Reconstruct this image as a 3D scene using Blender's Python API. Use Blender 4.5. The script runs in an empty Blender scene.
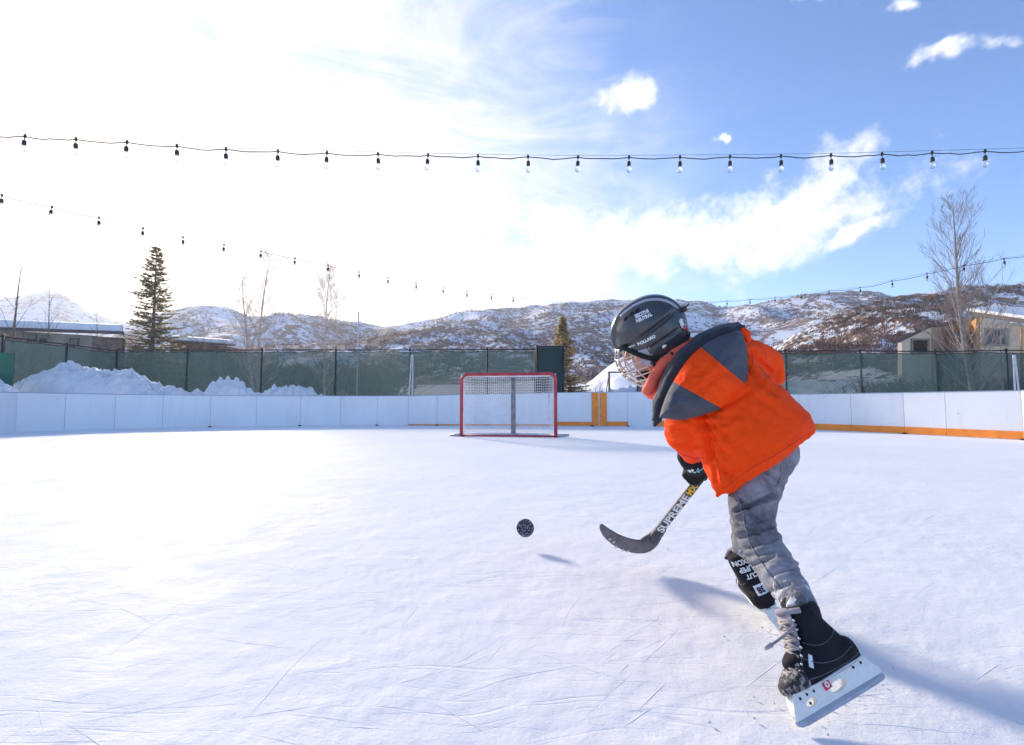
import bpy, bmesh, math, random
from mathutils import Vector, Matrix, noise
from mathutils.bvhtree import BVHTree
R = math.radians
sc = bpy.context.scene
COL = sc.collection
random.seed(7)

# ------------------------------------------------------------------ camera
F_PX, CX, CY, CAM_Z, HOR = 470.0, 512.0, 372.5, 0.66, 402.0
PITCH = math.atan((HOR - CY) / F_PX)
def P(px, py, d):
    """world point seen at a pixel of the photo, d metres in front (world Y)"""
    xc, zc = (px - CX) / F_PX, -(py - CY) / F_PX
    y = math.cos(PITCH) - math.sin(PITCH) * zc
    z = math.sin(PITCH) + math.cos(PITCH) * zc
    k = d / y
    return Vector((xc * k, d, CAM_Z + z * k))
def shade_free_px(co):
    """pixel of a point (used once, to cut cloth panels when the jacket is sewn)"""
    v = co - Vector((0,0,CAM_Z)); y = v.y*math.cos(PITCH)+v.z*math.sin(PITCH); z = -v.y*math.sin(PITCH)+v.z*math.cos(PITCH)
    return CX + v.x/y*F_PX, CY - z/y*F_PX
def G(px, py, z0=0.0):
    a = P(px, py, 1.0) - Vector((0, 0, CAM_Z))
    k = (z0 - CAM_Z) / a.z
    return Vector((0, 0, CAM_Z)) + a * k
def DIR(px, py):
    return (P(px, py, 1.0) - Vector((0, 0, CAM_Z))).normalized()
cam_d = bpy.data.cameras.new('camera'); cam = bpy.data.objects.new('camera', cam_d); COL.objects.link(cam)
cam.location = (0, 0, CAM_Z); cam.rotation_euler = (math.pi / 2 + PITCH, 0, 0)
cam_d.sensor_width = 36; cam_d.lens = F_PX / 1024 * 36; cam_d.clip_start = 0.05; cam_d.clip_end = 6000
sc.camera = cam

# ------------------------------------------------------------------ helpers
def tag(o, label=None, cat=None, group=None, kind=None):
    if label: o['label'] = label
    if cat: o['category'] = cat
    if group: o['group'] = group
    if kind: o['kind'] = kind
    return o
def empty(name, loc=(0, 0, 0), **k):
    o = bpy.data.objects.new(name, None); COL.objects.link(o); o.location = loc; o.empty_display_size = .1
    return tag(o, **k)
def link(name, me, mats, parent=None, smooth=True):
    o = bpy.data.objects.new(name, me); COL.objects.link(o)
    for m in (mats if isinstance(mats, (list, tuple)) else [mats]):
        if m is not None: me.materials.append(m)
    if smooth:
        for p in me.polygons: p.use_smooth = True
    if parent is not None:
        o.parent = parent
        o.matrix_parent_inverse = parent_world(parent).inverted()
    return o
def parent_world(p):
    m = p.matrix_basis.copy()
    if p.parent is not None:
        m = parent_world(p.parent) @ p.matrix_parent_inverse @ m
    return m
class MB:
    def __init__(s): s.v = []; s.f = []; s.m = []
    def add(s, vs, fs, mi=0):
        n = len(s.v); s.v += [tuple(v) for v in vs]; s.f += [tuple(i + n for i in f) for f in fs]; s.m += [mi] * len(fs)
    def box(s, a, b, mi=0):
        x0, y0, z0 = a; x1, y1, z1 = b
        v = [(x0,y0,z0),(x1,y0,z0),(x1,y1,z0),(x0,y1,z0),(x0,y0,z1),(x1,y0,z1),(x1,y1,z1),(x0,y1,z1)]
        s.add(v, [(0,3,2,1),(4,5,6,7),(0,1,5,4),(1,2,6,5),(2,3,7,6),(3,0,4,7)], mi)
    def obox(s, c, ax, ay, az, mi=0):
        """oriented box, half-axis vectors"""
        c = Vector(c); v = [c + sx*ax + sy*ay + sz*az for sz in (-1,1) for (sx,sy) in ((-1,-1),(1,-1),(1,1),(-1,1))]
        s.add(v, [(0,3,2,1),(4,5,6,7),(0,1,5,4),(1,2,6,5),(2,3,7,6),(3,0,4,7)], mi)
    def tube(s, pts, rs, n=8, cap=True, mi=0, squash=None):
        pts = [Vector(p) for p in pts]
        if not isinstance(rs, (list, tuple)): rs = [rs] * len(pts)
        t0 = (pts[1] - pts[0]).normalized()
        up = Vector((0,0,1)) if abs(t0.z) < .9 else Vector((1,0,0))
        a = t0.cross(up).normalized(); rings = []
        for i, p in enumerate(pts):
            t = (pts[min(i+1,len(pts)-1)] - pts[max(i-1,0)]).normalized()
            a = (a - t * a.dot(t)); a = a.normalized() if a.length > 1e-6 else t.orthogonal().normalized()
            b = t.cross(a)
            rings.append([p + (a*math.cos(2*math.pi*k/n) + b*math.sin(2*math.pi*k/n)) * rs[i] for k in range(n)])
        v = [q for r in rings for q in r]; f = []
        for i in range(len(pts)-1):
            for k in range(n):
                f.append((i*n+k, i*n+(k+1)%n, (i+1)*n+(k+1)%n, (i+1)*n+k))
        if cap:
            f.append(tuple(range(n-1,-1,-1))); f.append(tuple((len(pts)-1)*n + k for k in range(n)))
        s.add(v, f, mi)
    def capsule(s, pts, rs, n=14, mi=0):
        """tube with rounded ends"""
        pts = [Vector(p) for p in pts]
        a, b = pts[0], pts[-1]; d0 = (a-pts[1]).normalized(); d1 = (b-pts[-2]).normalized()
        P0 = [a + d0*rs[0]*math.sin(t) for t in (1.45,1.1,.75,.35)]; R0 = [rs[0]*math.cos(t) for t in (1.45,1.1,.75,.35)]
        P1 = [b + d1*rs[-1]*math.sin(t) for t in (.35,.75,1.1,1.45)]; R1 = [rs[-1]*math.cos(t) for t in (.35,.75,1.1,1.45)]
        s.tube(P0+pts+P1, R0+list(rs)+R1, n, True, mi)
    def loft(s, secs, n=24, e=2.0, mi=0):
        """secs: (centre, axisA, axisB) superellipse rings"""
        v = []; f = []
        for c, A, B in secs:
            for k in range(n):
                t = 2*math.pi*k/n; ct, st = math.cos(t), math.sin(t)
                v.append(Vector(c) + Vector(A)*(abs(ct)**(2/e))*(1 if ct>=0 else -1) + Vector(B)*(abs(st)**(2/e))*(1 if st>=0 else -1))
        for i in range(len(secs)-1):
            for k in range(n):
                f.append((i*n+k, i*n+(k+1)%n, (i+1)*n+(k+1)%n, (i+1)*n+k))
        f.append(tuple(range(n-1,-1,-1))); f.append(tuple((len(secs)-1)*n+k for k in range(n)))
        s.add(v, f, mi)
    def ball(s, c, ax, n=16, m=10, mi=0):
        """ax: three axis vectors or radius"""
        if not isinstance(ax, (list, tuple)): ax = [Vector((ax,0,0)),Vector((0,ax,0)),Vector((0,0,ax))]
        v = [Vector(c)-ax[2]]; f = []
        for i in range(1, m):
            t = -math.pi/2 + math.pi*i/m
            for k in range(n):
                p = 2*math.pi*k/n
                v.append(Vector(c)+ax[0]*math.cos(t)*math.cos(p)+ax[1]*math.cos(t)*math.sin(p)+ax[2]*math.sin(t))
        v.append(Vector(c)+ax[2])
        for k in range(n): f.append((0, 1+(k+1)%n, 1+k))
        for i in range(m-2):
            for k in range(n): f.append((1+i*n+k, 1+i*n+(k+1)%n, 1+(i+1)*n+(k+1)%n, 1+(i+1)*n+k))
        L = len(v)-1
        for k in range(n): f.append((L, 1+(m-2)*n+k, 1+(m-2)*n+(k+1)%n))
        s.add(v, f, mi)
    def extrude(s, poly, t0, t1, frame, mi=0):
        """poly in (a,b) plane, thickness along c; frame=(origin,A,B,C)"""
        O, A, B, C = frame; n = len(poly)
        v = [O+A*a+B*b+C*t0 for a,b in poly] + [O+A*a+B*b+C*t1 for a,b in poly]
        f = [tuple(range(n-1,-1,-1)), tuple(range(n,2*n))] + [(i,(i+1)%n,n+(i+1)%n,n+i) for i in range(n)]
        s.add(v, f, mi)
    def mesh(s, name='m'):
        me = bpy.data.meshes.new(name); me.from_pydata(s.v, [], s.f); me.update()
        for p, m in zip(me.polygons, s.m): p.material_index = m
        return me
    def build(s, name, mats, parent=None, smooth=False, bevel=0, auto=False):
        me = s.mesh(name)
        bm = bmesh.new(); bm.from_mesh(me); bmesh.ops.recalc_face_normals(bm, faces=bm.faces); bm.to_mesh(me); bm.free()
        o = link(name, me, mats, parent, smooth)
        if bevel:
            b = o.modifiers.new('b', 'BEVEL'); b.width = bevel; b.segments = 2; b.limit_method = 'ANGLE'
        return o
def baked(me, mods):
    """apply modifiers [(type, dict)] to a mesh, return new mesh"""
    o = bpy.data.objects.new('tmp', me); COL.objects.link(o)
    for t, kw in mods:
        m = o.modifiers.new(t, t)
        for k, v in kw.items(): setattr(m, k, v)
    bpy.context.view_layer.update()
    dg = bpy.context.evaluated_depsgraph_get()
    out = bpy.data.meshes.new_from_object(o.evaluated_get(dg))
    bpy.data.objects.remove(o)
    return out
def remesh(mb, voxel, smooth=3, fac=.5):
    me = mb.mesh()
    return baked(me, [('REMESH', dict(mode='VOXEL', voxel_size=voxel)), ('SMOOTH', dict(factor=fac, iterations=smooth))])
def displace(me, fn):
    me.update(); ns = [v.normal.copy() for v in me.vertices]
    for v, n in zip(me.vertices, ns): v.co = v.co + n * fn(v.co, n)
    me.update()
def fbm(p, o=4): return noise.fractal(p, 1.0, 2.0, o)
def lerp(a, b, t): return a + (b-a)*t
def interp(tab, x):
    if x <= tab[0][0]: return tab[0][1]
    for (x0,y0),(x1,y1) in zip(tab, tab[1:]):
        if x <= x1:
            t = (x-x0)/(x1-x0); return y0+(y1-y0)*t
    return tab[-1][1]
def sstep(a, b, x):
    t = max(0, min(1, (x-a)/(b-a))); return t*t*(3-2*t)
def catmull(pts, n=6):
    pts = [Vector(p) for p in pts]; q = [pts[0]*2-pts[1]] + pts + [pts[-1]*2-pts[-2]]; out = []
    for i in range(1, len(q)-2):
        for k in range(n):
            t = k/n; a,b,c,d = q[i-1],q[i],q[i+1],q[i+2]
            out.append(.5*((2*b)+(c-a)*t+(2*a-5*b+4*c-d)*t*t+(3*b-a-3*c+d)*t**3))
    return out + [pts[-1]]

# ------------------------------------------------------------------ materials
def newmat(name):
    m = bpy.data.materials.new(name); m.use_nodes = True
    nt = m.node_tree; b = nt.nodes['Principled BSDF']; return m, nt, b
def N(nt, t, ins=None, **kw):
    n = nt.nodes.new(t)
    for k, v in kw.items(): setattr(n, k, v)
    for k, v in (ins or {}).items():
        if isinstance(v, bpy.types.NodeSocket): nt.links.new(v, n.inputs[k])
        else: n.inputs[k].default_value = v
    return n
def math_(nt, op, a, b=None, c=None, clamp=False):
    n = nt.nodes.new('ShaderNodeMath'); n.operation = op; n.use_clamp = clamp
    for i, v in enumerate((a, b, c)):
        if v is None: continue
        if isinstance(v, bpy.types.NodeSocket): nt.links.new(v, n.inputs[i])
        else: n.inputs[i].default_value = v
    return n.outputs[0]
def mixc(nt, f, a, b):
    n = nt.nodes.new('ShaderNodeMix'); n.data_type = 'RGBA'
    for i, v in ((0, f), (6, a), (7, b)):
        if isinstance(v, bpy.types.NodeSocket): nt.links.new(v, n.inputs[i])
        elif i == 0: n.inputs[i].default_value = v
        else: n.inputs[i].default_value = (*v, 1) if len(v) == 3 else v
    return n.outputs[2]
def ramp(nt, f, a, b):
    n = nt.nodes.new('ShaderNodeMapRange'); n.interpolation_type = 'SMOOTHSTEP'
    nt.links.new(f, n.inputs[0]); n.inputs[1].default_value = a; n.inputs[2].default_value = b
    return n.outputs[0]
def tex(nt, scale, detail=4, rough=.55, vec=None, dist=0.0, out=0):
    n = nt.nodes.new('ShaderNodeTexNoise'); n.inputs['Scale'].default_value = scale
    n.inputs['Detail'].default_value = detail; n.inputs['Roughness'].default_value = rough; n.inputs['Distortion'].default_value = dist
    if vec is not None: nt.links.new(vec, n.inputs['Vector'])
    return n.outputs[out]
def pos(nt):
    return nt.nodes.new('ShaderNodeTexCoord').outputs['Object']
def mapped(nt, vec, scale=(1,1,1), rot=(0,0,0), loc=(0,0,0)):
    n = N(nt, 'ShaderNodeMapping', {'Vector': vec, 'Scale': scale, 'Rotation': rot, 'Location': loc}); return n.outputs[0]
def bump(nt, b, h, strength=.3, dist=.01, prev=None):
    n = N(nt, 'ShaderNodeBump', {'Height': h, 'Strength': strength, 'Distance': dist})
    if prev is not None: nt.links.new(prev, n.inputs['Normal'])
    nt.links.new(n.outputs[0], b.inputs['Normal']); return n.outputs[0]
def simple(name, col, rough=.6, metal=0, var=.15, vs=8, bs=0, bscale=60, bdist=.002, spec=.5, coat=0):
    m, nt, b = newmat(name); p = pos(nt)
    t = tex(nt, vs, 5, .6, p)
    d = tuple(c*(1-var) for c in col); l = tuple(min(1, c*(1+var)) for c in col)
    nt.links.new(mixc(nt, ramp(nt, t, .3, .7), d, l), b.inputs['Base Color'])
    b.inputs['Roughness'].default_value = rough; b.inputs['Metallic'].default_value = metal
    b.inputs['Specular IOR Level'].default_value = spec; b.inputs['Coat Weight'].default_value = coat
    if bs: bump(nt, b, tex(nt, bscale, 4, .6, p), bs, bdist)
    return m
M = {}
M['orange_fabric'] = simple('orange_fabric', (1.0,.068,.004), .7, var=.05, vs=6, bs=.25, bscale=140, bdist=.0012, spec=.12)
def cloth_wrinkles(m, sc_=18, st=.4, dist=.006):
    nt_ = m.node_tree; b_ = nt_.nodes['Principled BSDF']; p_ = pos(nt_)
    w1 = tex(nt_, sc_, 4, .55, mapped(nt_, p_, (1,1,.45), (R(20), R(-35), 0)), 2.2)
    ridge = math_(nt_, 'ABSOLUTE', math_(nt_, 'SUBTRACT', w1, .5)); ridge = ramp(nt_, ridge, 0, .09)
    h_ = bump(nt_, b_, ridge, st, dist); bump(nt_, b_, tex(nt_, 220, 3, .6, p_), .25, .0009, h_)
cloth_wrinkles(M['orange_fabric'], 11, .30, .006)
M['coral_fabric'] = simple('coral_fabric', (.85,.13,.07), .7, var=.08, bs=.4, bscale=90, bdist=.003)
M['grey_fabric'] = simple('grey_fabric', (.06,.065,.085), .75, var=.15, vs=20, bs=.4, bscale=80, bdist=.003)
M['dark_fabric'] = simple('dark_fabric', (.02,.022,.03), .8, var=.2, vs=20, bs=.5, bscale=60, bdist=.004)
M['helmet_shell'] = simple('helmet_shell', (.05,.05,.054), .28, var=.25, vs=14, bs=.06, bscale=120, coat=.3)
M['sheen_pale_plastic'] = simple('sheen_pale_plastic', (.32,.35,.42), .25, var=.1)  # pale grey: painted ridge reflection on the helmet, also cage clip and blade sleeve
M['black_plastic'] = simple('black_plastic', (.012,.012,.014), .4, var=.3)
M['black_foam'] = simple('black_foam', (.01,.01,.012), .9, var=.3, bs=.4)
M['chrome'] = simple('chrome', (.62,.58,.52), .28, 1, var=.1)
M['steel'] = simple('steel', (.4,.4,.45), .5, .6, var=.15, vs=40, bs=.15, bscale=200, bdist=.001)
M['white_plastic'] = simple('white_plastic', (.74,.76,.73), .42, var=.07, vs=25, bs=.1)
M['white_ink'] = simple('white_ink', (.78,.79,.8), .5, var=.06, vs=80)
M['yellow_ink'] = simple('yellow_ink', (.85,.55,.04), .5, var=.06)
M['red_ink'] = simple('red_ink', (.7,.03,.06), .5, var=.06)
M['teal_ink'] = simple('teal_ink', (.05,.5,.6), .5, var=.06)
M['skin'] = simple('skin', (.62,.34,.25), .5, var=.06, vs=30); M['skin'].node_tree.nodes['Principled BSDF'].inputs['Subsurface Weight'].default_value = .0
M['hair'] = simple('hair', (.06,.035,.02), .6, var=.3, vs=200)
M['glove_black'] = simple('glove_black', (.012,.012,.014), .7, spec=.2, var=.3, vs=40, bs=.5, bscale=70, bdist=.003)
M['shaft'] = simple('shaft', (.05,.045,.06), .35, var=.2, vs=60)
M['lace'] = simple('lace', (.42,.37,.34), .8, var=.25, vs=60, bs=.5, bscale=300)
M['rubber'] = simple('rubber', (.015,.015,.017), .6, var=.3)
M['metal_dark'] = simple('metal_dark', (.025,.028,.03), .5, .3, var=.3)
M['metal_light'] = simple('metal_light', (.55,.56,.58), .45, .5, var=.1)
M['wire_black'] = simple('wire_black', (.02,.02,.022), .6, var=.2)
M['wood_brown'] = simple('wood_brown', (.2,.12,.08), .8, var=.3, vs=12)
M['orange_paint'] = simple('orange_paint', (.92,.27,.025), .5, var=.1, vs=5, bs=.1)
M['bark_pale'] = simple('bark_pale', (.27,.225,.2), .85, var=.35, vs=6, bs=.5, bscale=20, bdist=.01)
M['bark_brown'] = simple('bark_brown', (.2,.135,.1), .9, var=.4, vs=6, bs=.5, bscale=20, bdist=.02)
M['bark_tan'] = simple('bark_tan', (.52,.40,.33), .9, var=.35, vs=6)
M['twig'] = simple('twig', (.17,.105,.08), .95, var=.45, vs=.15)
M['needles'] = simple('needles', (.16,.155,.10), .8, var=.4, vs=1.5)  # base lightened, the wash of sun glare is put into the colour
M['needles_gold'] = simple('needles_gold', (.42,.28,.11), .8, var=.4, vs=1.5)
for k_ in ('needles','needles_gold'):
    nt_ = M[k_].node_tree; pb = nt_.nodes['Principled BSDF']
    tl_ = N(nt_, 'ShaderNodeBsdfTranslucent', {'Color': (.5,.42,.24,1)}); mx_ = N(nt_, 'ShaderNodeMixShader', {0: .45, 1: pb.outputs[0], 2: tl_.outputs[0]})
    nt_.links.new(mx_.outputs[0], nt_.nodes['Material Output'].inputs['Surface'])
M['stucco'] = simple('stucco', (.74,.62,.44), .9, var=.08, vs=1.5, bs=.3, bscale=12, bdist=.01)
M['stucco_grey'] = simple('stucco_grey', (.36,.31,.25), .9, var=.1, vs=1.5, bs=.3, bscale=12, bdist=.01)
M['fascia'] = simple('fascia', (.1,.085,.075), .8, var=.2)
M['wood_warm'] = simple('wood_warm', (.5,.25,.08), .6, var=.25, vs=6)
M['stone_wall'] = simple('stone_wall', (.22,.16,.12), .9, var=.45, vs=3, bs=.6, bscale=4, bdist=.05)
M['glass_dark'] = simple('glass_dark', (.03,.045,.04), .08, var=.5, vs=1.2, coat=.5)
M['frame_tan'] = simple('frame_tan', (.3,.27,.22), .7, var=.1)
M['green_board'] = simple('green_board', (.01,.13,.085), .6, var=.12, vs=2)
M['dark_green'] = simple('dark_green', (.012,.035,.035), .7, var=.25, vs=2)

def mat_snow(name, scale=1.0, bs=.5, dist=.05, tint=(.86,.87,.9)):
    m, nt, b = newmat(name); p = pos(nt)
    t = tex(nt, .6*scale, 6, .6, p)
    nt.links.new(mixc(nt, ramp(nt, t, .3, .75), tuple(c*.9 for c in tint), tint), b.inputs['Base Color'])
    b.inputs['Roughness'].default_value = .65; b.inputs['Specular IOR Level'].default_value = .25
    bump(nt, b, tex(nt, 3*scale, 8, .65, p), bs, dist)
    return m
M['snow'] = mat_snow('snow'); M['snow_pile'] = mat_snow('snow_pile', 2.2, .9, .10, (.88,.89,.92))

def mat_ice():
    m, nt, b = newmat('skated_ice'); p = pos(nt)
    warp = N(nt, 'ShaderNodeTexNoise', {'Vector': p, 'Scale': .9, 'Detail': 2})
    off = N(nt, 'ShaderNodeVectorMath', {0: warp.outputs['Color'], 1: (.5,.5,.5)}, operation='SUBTRACT')
    off = N(nt, 'ShaderNodeVectorMath', {0: off.outputs[0], 'Scale': .5}, operation='SCALE')
    pw = N(nt, 'ShaderNodeVectorMath', {0: p, 1: off.outputs[0]}, operation='ADD').outputs[0]
    # skate cuts: long thin grooves in several directions, warped into arcs, broken into short runs
    tot = None; cuts = None
    for i, (ang, sx, sy, w) in enumerate(((12, .35, 13, .007), (-28, .3, 15, .006), (62, .4, 12, .006), (-75, .3, 11, .006), (35, .5, 22, .010), (-8, .25, 9, .005), (95, .5, 25, .008))):
        v = mapped(nt, pw, (sx, sy, 1), (0, 0, R(ang)), (i*3.7, i*1.9, i))
        n = tex(nt, 1.0, 1, .3, v)
        d = math_(nt, 'ABSOLUTE', math_(nt, 'SUBTRACT', n, .5 + .03*(i-3)))
        line = math_(nt, 'SUBTRACT', 1.0, ramp(nt, d, 0, w*1.6))
        brk = ramp(nt, tex(nt, 1.3, 3, .6, mapped(nt, p, loc=(i*5, 2*i, i))), .5, .62)
        line = math_(nt, 'MULTIPLY', line, brk)
        tot = line if tot is None else math_(nt, 'MAXIMUM', tot, line)
    streak = tex(nt, 1.0, 7, .68, mapped(nt, p, (3, 4.2, 1), (0,0,R(24))))
    crust = tex(nt, 16, 6, .7, pw)
    crmask = ramp(nt, tex(nt, .9, 4, .6, mapped(nt, p, loc=(3,1,0))), .42, .65)
    base = mixc(nt, ramp(nt, tex(nt, .55, 6, .65, pw), .3, .7), (.80,.805,.82), (.865,.865,.868))
    base = mixc(nt, math_(nt, 'MULTIPLY', tot, .2), base, (.6,.66,.78))
    nt.links.new(base, b.inputs['Base Color'])
    rg = ramp(nt, tex(nt, 1.7, 5, .6, pw), .25, .8)
    nt.links.new(math_(nt, 'MULTIPLY_ADD', rg, .25, .62), b.inputs['Roughness'])
    b.inputs['Specular IOR Level'].default_value = .1
    h1 = bump(nt, b, streak, .3, .02)
    h2 = bump(nt, b, math_(nt, 'MULTIPLY', crust, crmask), .4, .012, h1)
    h3 = bump(nt, b, math_(nt, 'MULTIPLY', tot, -1.0), .25, .004, h2)
    bump(nt, b, tex(nt, 90, 6, .75, p), .45, .0035, h3)
    return m
M['ice'] = mat_ice()

def mat_board():
    m, nt, b = newmat('board_white'); p = pos(nt)
    g = tex(nt, 1.2, 5, .6, p)
    scuff = ramp(nt, tex(nt, 6, 6, .75, mapped(nt, p, (1,1,2.5))), .66, .74)
    c = mixc(nt, ramp(nt, g, .3, .7), (.79,.79,.795), (.85,.85,.85))
    c = mixc(nt, math_(nt, 'MULTIPLY', scuff, .35), c, (.45,.46,.5))
    vo = N(nt, 'ShaderNodeTexVoronoi', {'Vector': mapped(nt, p, (1,1,1.6)), 'Scale': 2.2, 'Randomness': 1.0})
    pk = math_(nt, 'SUBTRACT', 1.0, ramp(nt, math_(nt, 'ADD', vo.outputs['Distance'], math_(nt, 'MULTIPLY', tex(nt, 20, 3, .6, p), .06)), .055, .075))
    c = mixc(nt, math_(nt, 'MULTIPLY', pk, .65), c, (.2,.2,.24))
    wipe = ramp(nt, tex(nt, 1, 6, .7, mapped(nt, p, (9, 9, .8))), .52, .75); c = mixc(nt, math_(nt, 'MULTIPLY', wipe, .4), c, (.6,.62,.68))
    nt.links.new(c, b.inputs['Base Color']); b.inputs['Roughness'].default_value = .45
    return m
M['board'] = mat_board()
M['board_trim'] = simple('board_trim', (.3,.36,.45), .5, var=.1)

def mat_screen():
    m, nt, b = newmat('wind_screen'); p = pos(nt)
    t = tex(nt, .5, 4, .6, p)
    nt.links.new(mixc(nt, ramp(nt, t, .3, .7), (.006,.05,.052), (.014,.068,.068)), b.inputs['Base Color'])
    b.inputs['Roughness'].default_value = .8
    tr = N(nt, 'ShaderNodeBsdfTransparent')
    tl = N(nt, 'ShaderNodeBsdfTranslucent', {'Color': (.07,.125,.14,1)})
    cl = N(nt, 'ShaderNodeMixShader', {0: .45, 1: b.outputs[0], 2: tl.outputs[0]})
    mx = N(nt, 'ShaderNodeMixShader', {0: .76, 1: tr.outputs[0], 2: cl.outputs[0]})
    nt.links.new(mx.outputs[0], nt.nodes['Material Output'].inputs['Surface'])
    return m
M['screen'] = mat_screen()

def mat_hill(name, cell, cover, scrub1, scrub2, tan=(.34,.25,.17), tanamt=.35, big=.012):
    m, nt, b = newmat(name); p = pos(nt)
    large = tex(nt, big, 4, .6, p, 1.0)
    mid = tex(nt, cell*.22, 5, .65, p, .6)
    fine = tex(nt, cell, 5, .7, p)
    vo = N(nt, 'ShaderNodeTexVoronoi', {'Vector': p, 'Scale': cell*.8, 'Randomness': 1.0}).outputs['Distance']
    s = math_(nt, 'ADD', math_(nt, 'MULTIPLY', large, .9), math_(nt, 'MULTIPLY', mid, .8))
    s = math_(nt, 'ADD', s, math_(nt, 'MULTIPLY', fine, .8))
    gul = tex(nt, 1.0, 5, .6, mapped(nt, p, (big*7, big*1.6, big*3)), 1.5)
    s = math_(nt, 'SUBTRACT', s, math_(nt, 'MULTIPLY', vo, .25))
    s = math_(nt, 'ADD', s, math_(nt, 'MULTIPLY', math_(nt, 'SUBTRACT', gul, .5), .75))
    mask = ramp(nt, s, cover, cover + .07)
    sc_ = mixc(nt, ramp(nt, tex(nt, cell*.5, 4, .6, p), .35, .65), scrub1, scrub2)
    sc_ = mixc(nt, math_(nt, 'MULTIPLY', ramp(nt, tex(nt, big*4, 4, .6, mapped(nt, p, loc=(50,9,3))), .5, .62), tanamt*1.6), sc_, tan)
    nt.links.new(mixc(nt, mask, (.8,.82,.88), sc_), b.inputs['Base Color'])
    b.inputs['Roughness'].default_value = .9; b.inputs['Specular IOR Level'].default_value = .1
    bump(nt, b, math_(nt, 'ADD', fine, math_(nt, 'MULTIPLY', mask, .6)), .8, .5/cell)
    return m
M['hill_far'] = mat_hill('hill_far', .16, 1.12, (.16,.125,.135), (.24,.19,.19), big=.003)
M['hill_mid'] = mat_hill('hill_mid', .42, 1.09, (.15,.105,.11), (.27,.19,.175), big=.008)
M['hill_low'] = mat_hill('hill_low', .8, 1.05, (.16,.105,.095), (.27,.18,.15), big=.015)
M['hill_near'] = mat_hill('hill_near', 1.1, 1.13, (.11,.06,.045), (.22,.14,.09), big=.03)

# ------------------------------------------------------------------ world
SUN_PX = (190, 195)
sd = DIR(*SUN_PX)
SUN_EL = math.asin(sd.z); SUN_AZ = math.atan2(sd.x, sd.y)   # azimuth from +Y towards +X
w = bpy.data.worlds.new('World'); sc.world = w; w.use_nodes = True; nt = w.node_tree
bg = nt.nodes['Background']
sky = N(nt, 'ShaderNodeTexSky', sky_type='NISHITA', sun_disc=False, sun_elevation=SUN_EL, sun_rotation=SUN_AZ, air_density=1.0, dust_density=.6, ozone_density=2.5, altitude=2000)
gen = nt.nodes.new('ShaderNodeTexCoord').outputs['Generated']
def dot(v, vec):
    n = N(nt, 'ShaderNodeVectorMath', {0: v, 1: tuple(vec)}, operation='DOT_PRODUCT'); return n.outputs['Value']
warp = N(nt, 'ShaderNodeTexNoise', {'Vector': gen, 'Scale': 5.0, 'Detail': 5, 'Roughness': .6})
wv = N(nt, 'ShaderNodeVectorMath', {0: warp.outputs['Color'], 1: (.5,.5,.5)}, operation='SUBTRACT')
wv = N(nt, 'ShaderNodeVectorMath', {0: wv.outputs[0], 'Scale': .16}, operation='SCALE')
dirw = N(nt, 'ShaderNodeVectorMath', {0: gen, 1: wv.outputs[0]}, operation='ADD').outputs[0]
def blob(px, py, wx, wy, ang=0, v=dirw):
    """cloud bank centred on one sky direction; half sizes in tangent units*470"""
    D = DIR(px, py); Rt = Vector((D.y, -D.x, 0)).normalized(); Up = Rt.cross(D).normalized()
    c, s_ = math.cos(R(ang)), math.sin(R(ang))
    A = (Rt*c + Up*s_); B = (Up*c - Rt*s_)
    cz = dot(v, D)
    czp = math_(nt, 'MAXIMUM', cz, .05)
    a = math_(nt, 'DIVIDE', dot(v, A), czp); b_ = math_(nt, 'DIVIDE', dot(v, B), czp)
    a = math_(nt, 'MULTIPLY', a, F_PX/wx); b_ = math_(nt, 'MULTIPLY', b_, F_PX/wy)
    r = math_(nt, 'SQRT', math_(nt, 'ADD', math_(nt, 'MULTIPLY', a, a), math_(nt, 'MULTIPLY', b_, b_)))
    return math_(nt, 'SUBTRACT', 1.0, r, clamp=False)
def blobs(lst):
    t = None
    for b_ in lst:
        q = blob(*b_); t = q if t is None else math_(nt, 'MAXIMUM', t, q)
    return t
hard = blobs([(628,103,40,22,-8), (600,255,170,42,6), (700,245,190,44,10), (790,228,110,36,18), (815,185,66,26,32), (770,215,62,30,24), (858,224,48,12,12),
              (560,235,70,40,0), (450,270,260,60,0), (962,52,34,9,-12), (905,14,9,18,60), (806,2,14,7,0), (729,136,12,6,0)])
nz = tex(nt, 14, 8, .62, gen); nz2 = tex(nt, 4.5, 6, .6, gen)
hm = math_(nt, 'ADD', hard, math_(nt, 'MULTIPLY', math_(nt, 'SUBTRACT', nz, .5), 1.9))
hm = math_(nt, 'ADD', hm, math_(nt, 'MULTIPLY', math_(nt, 'SUBTRACT', tex(nt, 38, 7, .7, gen), .5), .7))
hm = ramp(nt, hm, .10, .95)
soft = blob(185, 235, 500, 300, -6, gen)
st = tex(nt, 3.2, 8, .66, mapped(nt, gen, (1, 1, 3.0), (0, R(18), 0)), 1.2)
soft = math_(nt, 'ADD', soft, math_(nt, 'MULTIPLY', math_(nt, 'SUBTRACT', st, .5), 1.1))
soft = math_(nt, 'ADD', soft, math_(nt, 'MULTIPLY', math_(nt, 'SUBTRACT', nz2, .5), .4))
sm = ramp(nt, soft, -.55, .75)
grey = blob(318, 284, 95, 30, -16); grey = ramp(nt, math_(nt, 'ADD', grey, math_(nt, 'MULTIPLY', math_(nt, 'SUBTRACT', nz, .5), 1.0)), .1, .8)
veil = ramp(nt, tex(nt, 2.2, 6, .6, mapped(nt, gen, (1,1,2.2))), .42, .8)
CB = 3.4
skyc = N(nt, 'ShaderNodeVectorMath', {0: sky.outputs[0], 1: (.43,.52,.62)}, operation='MULTIPLY').outputs[0]
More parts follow.
